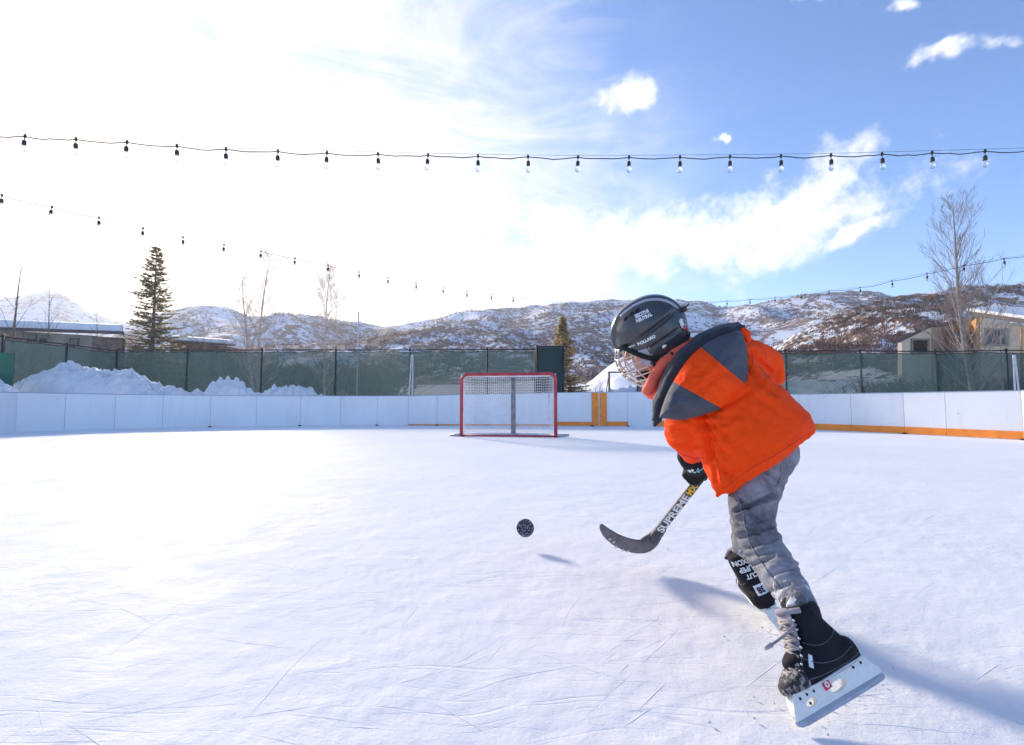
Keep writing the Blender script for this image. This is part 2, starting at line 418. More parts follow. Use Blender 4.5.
c0 = mixc(nt, math_(nt, 'MULTIPLY', veil, .18), skyc, (CB*.75,)*3)
cvar = mixc(nt, ramp(nt, math_(nt, 'ADD', math_(nt, 'MULTIPLY', st, .6), math_(nt, 'MULTIPLY', nz, .4)), .36, .62), (CB*.50, CB*.55, CB*.61), (CB*.74, CB*.72, CB*.70))
c1 = mixc(nt, sm, c0, mixc(nt, ramp(nt, soft, .25, .75), cvar, (CB*.90, CB*.81, CB*.72)))
c2 = mixc(nt, math_(nt, 'MULTIPLY', hm, .93), c1, (CB*.86, CB*.84, CB*.84))
c3 = mixc(nt, math_(nt, 'MULTIPLY', grey, .85), c2, (CB*.42, CB*.41, CB*.45))
nt.links.new(c3, bg.inputs['Color']); bg.inputs['Strength'].default_value = .15
sl = bpy.data.lights.new('sun', 'SUN'); so = bpy.data.objects.new('sun', sl); COL.objects.link(so)
sl.energy = 2.0; sl.angle = R(8); sl.color = (1, .87, .72)
so.rotation_euler = (-sd).to_track_quat('-Z', 'Y').to_euler(); so.location = (0, 0, 20)
sc.view_settings.view_transform = 'Standard'; sc.view_settings.look = 'None'; sc.view_settings.exposure = 1.66; sc.view_settings.gamma = 1

# ------------------------------------------------------------------ ground & ice
def ground_h(x, y):
    h = -.06 + .062*max(0, y-20)*sstep(18, 40, y)
    h += .25*noise.noise(Vector((x*.07, y*.07, 0)))*sstep(15, 40, math.hypot(x, y))
    if y > 18 and -4 < x < 14: h += .55*math.exp(-((x-4)/4)**2)*sstep(18, 24, y)
    return h
def make_ground():
    mb = MB(); xs = []; rr = [0, 6, 10, 13, 14, 15, 16, 17, 18, 19, 20, 22, 24, 27, 30, 34, 40, 48, 60, 80, 110, 150, 220, 330, 500, 800, 1250]
    na = 120; v = [(0,0,-.06)]; f = []
    for r_ in rr[1:]:
        for k in range(na):
            a = 2*math.pi*k/na; x, y = r_*math.sin(a), r_*math.cos(a)
            yy = min(y, 90); v.append((x, y, ground_h(x, yy) if r_ > 14 else -.06))
    for k in range(na): f.append((0, 1+(k+1)%na, 1+k))
    for i in range(len(rr)-2):
        for k in range(na): f.append((1+i*na+k, 1+i*na+(k+1)%na, 1+(i+1)*na+(k+1)%na, 1+(i+1)*na+k))
    mb.add(v, f); o = mb.build('ground', M['snow'], smooth=True); tag(o, kind='structure')
make_ground()

BASE = [(-60,437.5),(15,432.5),(64,430.6),(114,428.9),(162,427.9),(210,427.1),(256,426.4),(300,426.0),(340,425.7),(377,425.6),(408,425.6),(437,425.7),(475,425.8),(515,426),(553,426.1),(592,426.3),(607,426.3),(628,426.4),(653,426.5),(700,427),(750,428),(800,429.4),(852,431.5),(905,434),(947,436.2),(1024,440.2),(1090,445)]
TOPZ = [(-60,.86),(0,.86),(256,.82),(400,.82),(560,.91),(640,.93),(800,.84),(1024,.85)]
base_pts = [(G(px, py), interp(TOPZ, px), px) for px, py in BASE]
loop = [(p.x, p.y, h, px) for p, h, px in base_pts] + [(11.6,4.5,.86,None),(12.4,1.5,.86,None),(12.4,-2,.86,None),(12.4,-6,.86,None),(12.4,-10,.86,None),(10.5,-13,.86,None),(6.5,-14,.86,None),(1,-14,.86,None),(-5,-14,.86,None),(-10.5,-13,.86,None),(-13,-10,.86,None),(-13.5,-5,.86,None),(-13.5,0,.86,None),(-13.2,4,.86,None)]
def ice_z(x, y):
    r0 = math.hypot(x, y)
    if r0 < .25 or y <= 0 or r0 > 6.5: return 0.0
    h = .0045*fbm(Vector((x*3.2+y*.5, y*4-x*.9, 3)), 6)
    h += .0026*fbm(Vector((x*11+y*3, y*15-x*5, 8)), 4)
    k = noise.noise(Vector((x*1.3, y*1.3, 21)))
    if k > 0: h += .006*k*abs(noise.noise(Vector((x*24+y*6, y*30-x*9, 5))))
    h += .0010*noise.noise(Vector((x*30, y*34, 2)))
    return h*(1-sstep(3, 6.5, r0))*.6
def make_ice():
    mb = MB(); n = len(loop); c = Vector((0, 1.5, 0))
    # fine patch by radial rings round the camera so the skated snow has real relief nearby
    ang = []; na = 360; v = []; f = []
    def rim(a):
        d = Vector((math.sin(a), math.cos(a)))
        best = 30
        for i in range(n):
            x0,y0 = loop[i][:2]; x1,y1 = loop[(i+1)%n][:2]
            ex, ey = x1-x0, y1-y0; den = d.x*ey - d.y*ex
            if abs(den) < 1e-9: continue
            t = (x0*ey - y0*ex)/den; u = (x0*d.y - y0*d.x)/den
            if t > 0 and -1e-6 <= u <= 1+1e-6: best = min(best, t)
        return best
    # denser angles in front
    A = [math.pi*(-1) + 2*math.pi*i/90 for i in range(90)]
    A = sorted([a for a in A if abs(a) > 1.1] + [-1.1 + 2.2*i/560 for i in range(561)])
    rims = [rim(a) + .02 for a in A]
    rad = [.02]; r_ = .3
    while r_ < 6.5: rad.append(r_); r_ *= 1.0115
    rel = [0] + rad
    na = len(A); K = 24
    for i, r0 in enumerate(rad):
        for a in A:
            x, y = r0*math.sin(a), r0*math.cos(a)
            v.append((x, y, ice_z(x, y)))
    r0 = rad[-1]
    for k in range(1, K+1):
        t = (k/K)
        for a, rm in zip(A, rims):
            rr_ = lerp(r0, max(rm, r0+.5), t); x, y = rr_*math.sin(a), rr_*math.cos(a)
            v.append((x, y, 0))
    rows = len(rad)+K
    for i in range(rows-1):
        for k in range(na): f.append((i*na+k, i*na+(k+1)%na, (i+1)*na+(k+1)%na, (i+1)*na+k))
    f.append(tuple(range(na)))
    mb.add(v, f); o = mb.build('ice_rink', M['ice'], smooth=True); tag(o, kind='structure')
make_ice()
def skate_marks(name, mat, cnt, seed, w0, w1, lift):
    rnd = random.Random(seed); mb = MB()
    for k in range(cnt):
        r_ = 1.0 + 9.5*rnd.random()**1.5; a = rnd.uniform(-.95, .95); x, y = r_*math.tan(a)*.75, r_
        if abs(x) > 9.5 or math.hypot(x, y) > 10.5: continue
        L = rnd.uniform(.04, .3)*(1+r_*.15); hd = rnd.gauss(.3, .8) if rnd.random() < .7 else rnd.uniform(0, 3.14); cur = rnd.gauss(0, .6); n = 9
        w = rnd.uniform(w0, w1)*(1+.12*r_); q = Vector((x, y)); L_, R_ = [], []
        for i in range(n+1):
            d = Vector((math.cos(hd), math.sin(hd))); t = i/n; hw = w*math.sin(math.pi*min(max(t,.02),.98))**.6*.5*rnd.uniform(.6,1.2)
            nn = Vector((-d.y, d.x)); 
            for lst, sg in ((L_,1),(R_,-1)):
                p = q+nn*hw*sg; lst.append(Vector((p.x, p.y, ice_z(p.x, p.y)+.0006)))
            q = q + d*L/n; hd += cur*L/n*1.5
        C_ = [(a_+b_)/2+Vector((0,0,lift)) for a_, b_ in zip(L_, R_)]
        v = L_+C_+R_; m = n+1
        mb.add(v, [(i, i+1, m+i+1, m+i) for i in range(n)]+[(m+i, m+i+1, 2*m+i+1, 2*m+i) for i in range(n)])
    o = mb.build(name, mat, smooth=False)
    return o
M['cut_ice'] = simple('cut_ice', (.78,.80,.85), .75, var=.08); M['cut_snow'] = simple('cut_snow', (.88,.89,.91), .8, var=.03)
tag(skate_marks('skate_cuts', M['cut_ice'], 210, 5, .0004, .0014, .0001), 'fine blue grey skate cuts scored across the rink ice', kind='stuff')
tag(skate_marks('snow_ridges', M['cut_snow'], 380, 6, .0006, .0026, .0002), 'thin ridges of scraped snow along the skate cuts', kind='stuff')

# ------------------------------------------------------------------ boards
def make_boards():
    root = empty('rink_boards', (0, 12.5, 0), label='low white dasher board wall with orange kick stripe curving round the ice', cat='rink boards')
    n = len(loop)
    gate = None
    for i in range(n):
        x0,y0,h0,p0 = loop[i]; x1,y1,h1,p1 = loop[(i+1)%n]
        a, b = Vector((x0,y0,0)), Vector((x1,y1,0)); L = (b-a).length; t = (b-a)/L; out = Vector((-t.y, t.x, 0))
        if out.dot(a - Vector((0,0,0))) < 0: out = -out
        gap = .003
        a2, b2 = a+t*gap, b-t*gap
        def slab(z0, z1a, z1b, o0, o1, A=a2, B=b2, mb=None):
            v = [A+out*o0+Vector((0,0,z0)), B+out*o0+Vector((0,0,z0)), B+out*o1+Vector((0,0,z0)), A+out*o1+Vector((0,0,z0)),
                 A+out*o0+Vector((0,0,z1a)), B+out*o0+Vector((0,0,z1b)), B+out*o1+Vector((0,0,z1b)), A+out*o1+Vector((0,0,z1a))]
            mb.add(v, [(0,3,2,1),(4,5,6,7),(0,1,5,4),(1,2,6,5),(2,3,7,6),(3,0,4,7)])
        mb = MB(); slab(-.03, h0, h1, 0, .035, mb=mb); pn = mb.build('panel', M['board'], root)
        mb = MB(); slab(h0+.001, h0+.018, h1+.018, -.006, .05, a, b, mb=mb)
        for v in range(len(mb.v)):
            q = mb.v[v]
            if v in (1,2): mb.v[v] = (q[0], q[1], h1+.001)
        mb.build('cap_rail', M['board_trim'], pn)
        mb = MB(); slab(-.03, h0-.01, h1-.01, .037, .05, a-t*.012, a+t*.012, mb=mb)
        mb.build('seam_backing', M['stucco_grey'], pn)
        # kick stripe
        mid = None if p0 is None or p1 is None else (p0+p1)/2
        kh = None
        if p0 is None: kh = .16 if x0 > 0 else None
        elif p1 is None: kh = .15 if x0 > 0 else None
        elif p0 >= 407 and p1 <= 593: kh = (.045 if mid < 560 else .13)
        elif p0 >= 607 and p1 <= 628: kh = .13
        elif p0 >= 653 : kh = .15
        if p0 == 553: kh = .12
        if kh:
            mb = MB(); slab(.012, kh, kh, -.012, -.002, mb=mb); k = mb.build('kick_plate', M['orange_paint'], pn)
        if p0 == 592:   # the gate: two orange uprights with bolts
            for s_ in (0, 1):
                A = a + t*(.0 if s_ == 0 else L-.15); 
                A = a + t*(0.005 if s_ == 0 else L*.54); B = A + t*L*.43
                mb = MB(); slab(.012, h0-.01, h0-.01, -.03, -.002, A, B, mb=mb); g = mb.build('gate_post', M['orange_paint'], pn)
                for zz in (.3, .55, .8):
                    mb = MB(); c = A+t*(.12 if s_ == 0 else .01)-out*.035+Vector((0,0,zz*h0)); mb.ball(c, .012, 8, 6); mb.build('bolt', M['metal_dark'], pn, True)
        if p0 is not None and i % 2 == 0 and p0 > 100:
            mb = MB(); mb.ball(b-out*.03+Vector((0,0,.01)), [t*.05, out*.03, Vector((0,0,.02))], 8, 6); mb.build('floor_anchor', M['metal_dark'], pn, True)
make_boards()

# ------------------------------------------------------------------ goal
def make_goal():
    a = G(462.5, 436.6); b = G(554.5, 437.6)
    o = (a+b)/2; t = (b-a).normalized(); W = 1.83/2*.985; H = 1.19; back = Vector((-t.y, t.x, 0))
    root = empty('hockey_goal', o, label='red framed hockey goal with white net standing on the ice', cat='hockey goal')
    def q(x, y, z): return o + t*x + back*y + Vector((0,0,z))
    r = .032
    mb = MB(); pts = [q(-W,0,0), q(-W,0,H-.12)] + [q(-W+.12-.12*math.cos(u), 0, H-.12+.12*math.sin(u)) for u in (.4,.8,1.2)] + [q(-W+.12,0,H), q(0,0,H), q(W-.12,0,H)] + [q(W-.12+.12*math.sin(u),0,H-.12+.12*math.cos(u)) for u in (.4,.8,1.2)] + [q(W,0,H-.12), q(W,0,0)]
    mb.tube(pts, r, 12); mb.build('goal_frame', M['goal_red'], root, True)
    D = .62; bp = [(-W,0),(-W+.02,.25),(-W+.18,.5),(-W+.5,D),(0,D+.04),(W-.5,D),(W-.18,.5),(W-.02,.25),(W,0)]
    bpc = catmull([q(x,y,.02) for x,y in bp], 5)
    mb = MB(); mb.tube(bpc, .022, 8); mb.build('base_rail', M['goal_white'], root, True)
    mb = MB(); mb.tube([q(-W,.0,.022), q(W,.0,.022)], .018, 8); mb.build('base_bar', M['goal_red'], root, True)
    tp = [(-W,0),(-W+.03,.2),(-W+.16,.42),(-W+.4,.52),(0,.54),(W-.4,.52),(W-.16,.42),(W-.03,.2),(W,0)]
    tpc = catmull([q(x,y,H-.01) for x,y in tp], 5)
    mb = MB(); mb.tube(tpc, .014, 8); mb.build('top_rail', M['goal_white'], root, True)
    mb = MB(); mb.tube([q(.02,.54,H-.02), q(.02,.58,.6), q(.02,D-.02,.03)], .05, 10); mb.tube([q(0,0.03,H), q(0,.54,H-.02)], .02, 8)
    mb.build('centre_post', M['goal_pad'], root, True)
    # net: lattice of cord, back + sides, then top
    bz = bpc; tz = tpc; nv = 22; v = []; f = []; m_ = len(bz)
    # resample to even columns
    def resamp(pts, n):
        L = [0]
        for p0, p1 in zip(pts, pts[1:]): L.append(L[-1]+(p1-p0).length)
        out = []
        for k in range(n+1):
            s = L[-1]*k/n; i = 0
            while i < len(L)-2 and L[i+1] < s: i += 1
            out.append(pts[i].lerp(pts[i+1], (s-L[i])/max(1e-9, L[i+1]-L[i])))
        return out
    nc = 62; bb = resamp(bz, nc); tt = resamp(tz, nc)
    for j in range(nv+1):
        s = j/nv
        for k in range(nc+1):
            p = bb[k].lerp(tt[k], s); sag = math.sin(math.pi*s)*.03*math.sin(k*.7)
            v.append(p + back*sag + Vector((0,0,.006*math.sin(k*1.3))))
    for j in range(nv):
        for k in range(nc): f.append((j*(nc+1)+k, j*(nc+1)+k+1, (j+1)*(nc+1)+k+1, (j+1)*(nc+1)+k))
    base_n = len(v)
    nt_ = 10
    for j in range(nt_+1):
        for k in range(nc+1):
            fr = q(lerp(-W, W, k/nc), 0, H-.01); v.append(fr.lerp(tt[k], j/nt_) - Vector((0,0,.03*math.sin(math.pi*j/nt_))))
    for j in range(nt_):
        for k in range(nc): f.append((base_n+j*(nc+1)+k, base_n+j*(nc+1)+k+1, base_n+(j+1)*(nc+1)+k+1, base_n+(j+1)*(nc+1)+k))
    me = bpy.data.meshes.new('net'); me.from_pydata(v, [], f)
    me = baked(me, [('WIREFRAME', dict(thickness=.0095, use_replace=True, use_even_offset=False))])
    link('net', me, M['net_cord'], root, False)
    # snow-covered skirt of the base at each side
    mb = MB(); mb.tube([q(-W-.0,.05,.03), q(-W-.25,.1,.02)], [.03,.02], 8); mb.tube([q(W,.1,.03), q(W+.22,.5,.02)], [.03,.02], 8); mb.build('anchor_foot', M['metal_light'], root, True)
    # hanging net tie
    mb = MB(); mb.tube([q(W-.15,.45,H-.1), q(W-.16,.5,.3)], .005, 6); mb.build('net_tie', M['metal_dark'], root)
M['goal_red'] = simple('goal_red', (.42,.035,.05), .42, var=.3, vs=6)
M['goal_white'] = simple('goal_white', (.7,.7,.72), .5, var=.1)
M['goal_pad'] = simple('goal_pad', (.22,.22,.25), .8, var=.3, vs=12)
M['net_cord'] = simple('net_cord', (.75,.75,.78), .8, var=.1)
make_goal()

# ------------------------------------------------------------------ fences
def make_fence(name, pts, top, label, zb=0.0, screen=True, posts=True, sag=.05, wavy=True, post_r=.03):
    """pts: list of (px, py_top, d)"""
    W = [P(px, py, d) for px, py, d in pts]
    root = empty(name, (W[0].x, W[0].y, zb), label=label, cat='fence')
    for p in W:
        mb = MB(); mb.tube([(p.x,p.y,zb-.1),(p.x,p.y,p.z+.03)], post_r, 8); mb.ball((p.x,p.y,p.z+.04), post_r*1.25, 8, 6); mb.build('post', M['metal_dark'], root, True)
    mb = MB()
    for a, b in zip(W, W[1:]): mb.tube([a, b], .021, 6)
    mb.build('top_rail', M['metal_dark'], root, True)
    for a, b in zip(W, W[1:]):
        if screen:
            nx, nz = 44, 12; v = []; f = []; t = (b-a); nrm = Vector((-t.y, t.x, 0)).normalized(); sd_ = random.random()*50
            for j in range(nz+1):
                for i in range(nx+1):
                    u = i/nx; p = a.lerp(b, u); zt = p.z-.06-sag*abs(math.sin(u*math.pi*1.0+sd_*.3))*(.6+.8*noise.noise(Vector((u*4+sd_,0,0))))
                    if wavy: zt += .03*noise.noise(Vector((u*9, sd_, 0)))
                    z = lerp(zb+.12+.04*noise.noise(Vector((u*6, sd_, 9))), zt, j/nz)
                    v.append(Vector((p.x,p.y,z)) + nrm*(-.035 + .05*noise.noise(Vector((u*5, j*.18, sd_))) + .02*noise.noise(Vector((u*16+j*.2, j*.1, sd_)))))
            for j in range(nz):
                for i in range(nx): f.append((j*(nx+1)+i, j*(nx+1)+i+1, (j+1)*(nx+1)+i+1, (j+1)*(nx+1)+i))
            mb = MB(); mb.add(v, f); s = mb.build('wind_screen', M['screen'], root, True)
            mb = MB(); mb.tube([v[i] - nrm*.004 for i in range(nx+1)], .012, 5); mb.tube([v[nz*(nx+1)+i]-nrm*.004 for i in range(nx+1)], .012, 5); mb.build('screen_hem', M['dark_green'], s)
        # chain link
        L = (b-a).length; n = int(L/.12); mb = MB(); t = (b-a).normalized()
        for k in range(-12, n+1):
            for sg in (1, -1):
                h = (a.z+b.z)/2-zb-.05
                x0 = k*.12*1.0; x1 = x0 + sg*h*.9
                # one slanted wire clipped to the bay
                lo, hi = 0., 1.
                xa, xb = (x0, x1)
                if sg == -1: xa, xb = x0 + 12*.12, x0+12*.12 - h*.9
                def clip(xa, xb):
                    d = xb-xa; t0 = (0-xa)/d; t1 = (L-xa)/d
                    if t0 > t1: t0, t1 = t1, t0
                    return max(0, t0), min(1, t1)
                t0, t1 = clip(xa, xb)
                if t1-t0 < .02: continue
                pa = a + t*(xa+(xb-xa)*t0); pb = a + t*(xa+(xb-xa)*t1)
                za = zb+.03+h*t0; zb_ = zb+.03+h*t1
                mb.tube([(pa.x,pa.y,za),(pb.x,pb.y,zb_)], .0022, 3, False)
        mb.build('chain_link', M['metal_dark'], root)
    return root
make_fence('chain_link_fence', [(118,350,17.2),(188,350,17.2),(262,350,17.0),(336,350,16.9),(410,350,16.8),(487,349.5,16.8),(535,349.5,16.8)], 0, 'black chain link fence with green wind screen behind the goal and middle snow piles')
make_fence('chain_link_fence', [(637,350,16.5),(710,350.5,16.3),(785,351,16.2),(860,351,15.9),(935,351.5,15.4),(1006,350.5,14.6),(1080,349.5,13.6)], 0, 'black chain link fence with green wind screen in front of the beige buildings')
make_fence('chain_link_fence', [(4,337,14.0),(67,344.5,15.4),(117,351,16.9)], 0, 'stepped chain link fence bay above the tallest snow pile')
make_fence('chain_link_fence', [(-75,332,12.6),(3,336.5,13.9)], 0, 'bare chain link bay without a screen at the stone wall', screen=False)
# white corner braces by two posts
for (px, d, lab) in ((412.5,16.6,'pair of thin white pipes leaning on the fence post behind the goal'), (1011,14.3,'pair of thin white pipes leaning on the thick fence post near the aspen')):
    r = empty('brace_pipes', G(px, 420), label=lab, cat='pipes', group='white brace pipes on the fence'); a = P(px-4, 352, d); r.location = (a.x, a.y-.15, 0)
    for s in (-.1, .07):
        mb = MB(); mb.tube([(a.x+.12+s, a.y-.12, -.05), (a.x+.15+s*.3, a.y-.06, a.z-.1)], .022, 8); mb.build('pipe', M['goal_white'], r, True)
def make_gate_panel():
    a, b = P(537, 346.5, 16.6), P(563, 346.5, 16.6)
    r = empty('fence_gate', (a.x, a.y, 0), label='tall dark green solid gate leaf beside the goal, taller than the fence', cat='gate')
    mb = MB(); mb.box((a.x+.03, a.y-.012, .06), (b.x-.03, a.y+.012, a.z-.03)); mb.build('gate_leaf', M['dark_green'], r, bevel=.004)
    for p in (a, b):
        mb = MB(); mb.tube([(p.x,p.y,-.1),(p.x,p.y,p.z+.05)], .045, 10); mb.build('gate_post', M['metal_dark'], r, True)
    mb = MB(); mb.tube([(a.x,a.y,a.z),(b.x,b.y,b.z)], .025, 8); mb.build('top_rail', M['metal_dark'], r, True)
    mb = MB(); mb.box((b.x-.16, a.y-.05, 1.0), (b.x-.06, a.y-.014, 1.15)); mb.build('latch', M['metal_dark'], r, bevel=.005)
make_gate_panel()
def make_green_panel():
    a, b = P(-80, 350, 11.9), P(14.5, 353, 12.5); r = empty('green_barrier', ((a.x+b.x)/2, (a.y+b.y)/2, 0), label='bright green plywood barrier standing beside the stone wall', cat='barrier')
    t = (b-a).normalized(); t.z = 0; n = Vector((-t.y,t.x,0)); L = (b-a).length
    mb = MB(); v = [a, b, Vector((b.x,b.y,.3)), Vector((a.x,a.y,.3))]; mb.add([q-n*.01 for q in v]+[q+n*.01 for q in v], [(0,1,2,3),(7,6,5,4),(0,4,5,1),(1,5,6,2),(2,6,7,3),(3,7,4,0)]); mb.build('sheet', M['green_board'], r)
    for k in (0.02, .5, .98):
        p = a.lerp(b, k); mb = MB(); mb.tube([(p.x+n.x*.05,p.y+n.y*.05,-.1),(p.x+n.x*.05,p.y+n.y*.05,p.z)], .03, 6); mb.build('support_post', M['wood_brown'], r)
make_green_panel()

# ------------------------------------------------------------------ snow piles
def snow_pile(profile, d, depth, label, seed):
    """profile: [(px,py_top)] silhouette heights; a mound with its own depth"""
    x0, x1 = profile[0][0], profile[-1][0]; nx, ny = 110, 36; v = []; f = []
    for j in range(ny+1):
        w_ = -1+2*j/ny
        for i in range(nx+1):
            px = lerp(x0, x1, i/nx); top = P(px, interp(profile, px), d); hz = max(0, top.z)
            e = min(1, i/6, (nx-i)/6)
            sh = max(0, 1-abs(w_)**2.2)**.75
            x = top.x*(1+w_*depth/d*.3); y = d + w_*depth
            q = Vector((x*1.1, y*1.1, seed))
            h = hz*sh*(1+.0*e) 
            h += (.15*fbm(q*1.6, 6) + .13*abs(noise.noise(q*3.1)) + .12*abs(noise.noise(q*6.3)) + .05*noise.noise(q*14) + .22*(noise.voronoi(q*2.6)[0][1]-noise.voronoi(q*2.6)[0][0]) - .16)*sh*min(1, hz)
            v.append((x, y, -.12 + (h+.12)*(.15+.85*sstep(0,1,min(1,e*1.5))) if h > 0 else -.12))
    for j in range(ny):
        for i in range(nx): f.append((j*(nx+1)+i, j*(nx+1)+i+1, (j+1)*(nx+1)+i+1, (j+1)*(nx+1)+i))
    mb = MB(); mb.add(v, f); o = mb.build('snow_pile', M['snow_pile'], smooth=True)
    tag(o, label, 'snow pile', 'snow piles behind the boards')
snow_pile([(10,398),(22,389),(35,377),(50,369),(62,366),(68,363),(74,366),(82,364),(90,368),(100,367),(115,372),(128,368),(138,373),(150,380),(165,385),(180,388),(195,391),(215,397)], 14.3, 1.4, 'tallest ridge of ploughed snow behind the boards, under the stepped fence', 3)
snow_pile([(195,400),(206,392),(214,383),(226,380),(240,381),(247,387),(258,392),(268,400)], 14.6, 1.0, 'small rounded snow heap between the tall ridge and the low ragged heap', 11)
snow_pile([(256,400),(266,391),(275,387),(285,388),(300,387),(310,390),(320,394),(330,401)], 14.9, .9, 'low ragged snow heap, the one closest to the goal', 17)
snow_pile([(-90,380),(-50,378),(-20,377),(-4,379),(10,385),(20,391),(30,400)], 11.8, .9, 'snow heap in front of the green barrier', 23)
snow_pile([(578,401),(590,394),(604,391),(618,389),(640,385),(660,384),(690,390),(710,400)], 21.0, 1.8, 'smooth snow mound under the brown pipe frame beyond the open gateway', 31)

# ------------------------------------------------------------------ hills
def hill(profile, D, Df, mat, seed, amp, ncol=220, nrow=46, zf=3.0, back=.5, ragged=0):
    x0, x1 = profile[0][0], profile[-1][0]; v = []; f = []; nb = 10
    for j in range(nrow+nb+1):
        for i in range(ncol+1):
            px = lerp(x0, x1, i/ncol); top = P(px, interp(profile, px), D)
            if j <= nrow:
                s = j/nrow; d = lerp(Df, D, s); z = lerp(zf, top.z, s**1.25)
                k = math.sin(math.pi*min(1, s*1.0))**.7 if s < 1 else 0
            else:
                s = 1+(j-nrow)/nb*back; d = D*s; z = top.z*(1-(s-1)/back)**1.0 ; k = 1-(s-1)/back; k = .3*k
            x = top.x/D*d
            q = Vector((x, d, seed*31.0))/(amp*6)
            rid = 1-abs(noise.noise(Vector((q.x*1.7, q.y*.55, q.z))))*2
            z += amp*(fbm(q*.8, 5)*.7 + (rid-.5)*.9)*k
            if j == nrow and ragged: z += ragged*noise.noise(Vector((x/ragged*.25, seed, 0)))
            v.append((x, d, z))
    rows = nrow+nb+1
    for j in range(rows-1):
        for i in range(ncol): f.append((j*(ncol+1)+i, j*(ncol+1)+i+1, (j+1)*(ncol+1)+i+1, (j+1)*(ncol+1)+i))
    mb = MB(); mb.add(v, f); o = mb.build('hill', mat, smooth=True); tag(o, kind='structure'); return o, v, ncol, nrow
H = {}
H['far'] = hill([(-900,398),(-700,360),(-500,318),(-300,300),(-150,300),(-60,296),(0,299),(25,296),(48,291),(62,292),(78,301),(95,312),(112,319),(135,324),(170,330),(300,345),(420,398)], 800, 300, M['hill_far'], 1, 32, zf=5, ragged=4)
H['mid'] = hill([(-700,398),(-500,372),(-200,352),(60,340),(100,333),(130,325),(165,312),(200,305),(225,307),(250,317),(280,316),(300,314),(345,321),(385,327),(410,323),(440,317),(470,311),(520,307),(560,303),(605,300),(650,300),(700,301),(720,308),(745,306),(790,298),(830,292),(875,291),(910,300),(1000,320),(1150,318),(1400,325),(1700,350),(1950,398)], 420, 110, M['hill_mid'], 2, 14, ncol=620, nrow=70, zf=4, ragged=3)
H['low'] = hill([(120,358),(200,350),(280,345),(350,342),(400,333),(430,327),(480,325),(540,330),(600,338),(650,347),(720,360)], 190, 75, M['hill_low'], 3, 4, ncol=200, nrow=40, zf=3.2, ragged=1.5)
H['near'] = hill([(640,385),(700,374),(745,360),(775,346),(800,332),(830,318),(860,307),(900,296),(940,290),(980,286),(1024,284),(1100,276),(1250,262),(1450,270),(1700,310),(1950,398)], 125, 42, M['hill_near'], 4, 3.0, ncol=440, nrow=56, zf=1.6, ragged=1.2)

H['slope'] = hill([(552,399),(575,391),(592,380),(606,368),(622,357),(645,351),(680,356),(720,366),(780,379),(900,386),(1000,398)], 44, 24, M['snow'], 6, .35, ncol=120, nrow=24, zf=.15)
# scrub: bare brush too dense to count
def scrub(name, spots, size, mat, nb=12, wid=.05):
    mb = MB(); v = []; f = []
    for (x, y, z, s) in spots:
        s *= size
        for k in range(nb):
            a = random.uniform(0, 6.283); e = random.uniform(.15, 1.35); L = s*random.uniform(.6, 1.1)
            b0 = Vector((x+random.gauss(0, s*.25), y+random.gauss(0, s*.25), z-.1))
            d = Vector((math.cos(a)*math.cos(e), math.sin(a)*math.cos(e), math.sin(e)))*L
            m1 = b0 + d*.55 + Vector((random.gauss(0,.1), random.gauss(0,.1), .1))*s
            wv_ = Vector((-math.sin(a), math.cos(a), random.uniform(-.5,.5))).normalized()*wid*s
            n = len(v); v += [b0-wv_*.6, b0+wv_*.6, m1+wv_, m1-wv_, b0+d]; f += [(n,n+1,n+2,n+3),(n+3,n+2,n+4)]
            for q in range(2):
                c = m1.lerp(b0+d, random.random()*.6); dd = Vector((random.gauss(0,.5), random.gauss(0,.5), random.uniform(.1,.7)))*L*.45
                n = len(v); v += [c-wv_*.5, c+wv_*.5, c+dd]; f += [(n,n+1,n+2)]
    mb.add(v, f); o = mb.build(name, mat); tag(o, kind='stuff'); return o
def on_hill(key, cnt, smin, smax, jmin=.05, jmax=1.0, pxr=None, thr=.0, fr=.03):
    o, v, nc, nr = H[key]; out = []; tries = 0
    while len(out) < cnt and tries < cnt*30:
        tries += 1
        i = random.random()*nc; j = random.uniform(jmin, jmax)*nr
        i0, j0 = int(i), min(int(j), nr-1); p = Vector(v[j0*(nc+1)+i0]).lerp(Vector(v[j0*(nc+1)+min(i0+1,nc)]), i-i0).lerp(Vector(v[(j0+1)*(nc+1)+i0]), (j-j0)*1.0)
        if pxr:
            px = 512+p.x/p.y*F_PX
            if not (pxr[0] < px < pxr[1]): continue
        if noise.noise(Vector((p.x*fr, p.y*fr, 5))) < thr: continue
        out.append((p.x, p.y, p.z, random.uniform(smin, smax)))
    return out
M['scrub_red'] = simple('scrub_red', (.2,.115,.085), .95, var=.5, vs=.12)
M['scrub_mauve'] = simple('scrub_mauve', (.2,.135,.13), .95, var=.45, vs=.05)
tag(scrub('scrub_brush', on_hill('near', 4200, .45, 1.25, .03, 1.0, (700,1100), -.08, .05), 1.0, M['scrub_red'], 14, .05), 'dense red brown scrub covering the snowy hillside behind the beige buildings')
tag(scrub('scrub_brush', on_hill('mid', 5200, .7, 2.2, .3, 1.0, (150,950), -.12, .012), 1.0, M['scrub_mauve'], 7, .09), 'mauve brown scrub dotted over the long snowy ridge')
tag(scrub('scrub_brush', on_hill('low', 3600, .5, 1.4, .1, 1.0, (180,700), -.15, .02), 1.0, M['scrub_mauve'], 8, .08), 'brown scrub on the low rise behind the goal')
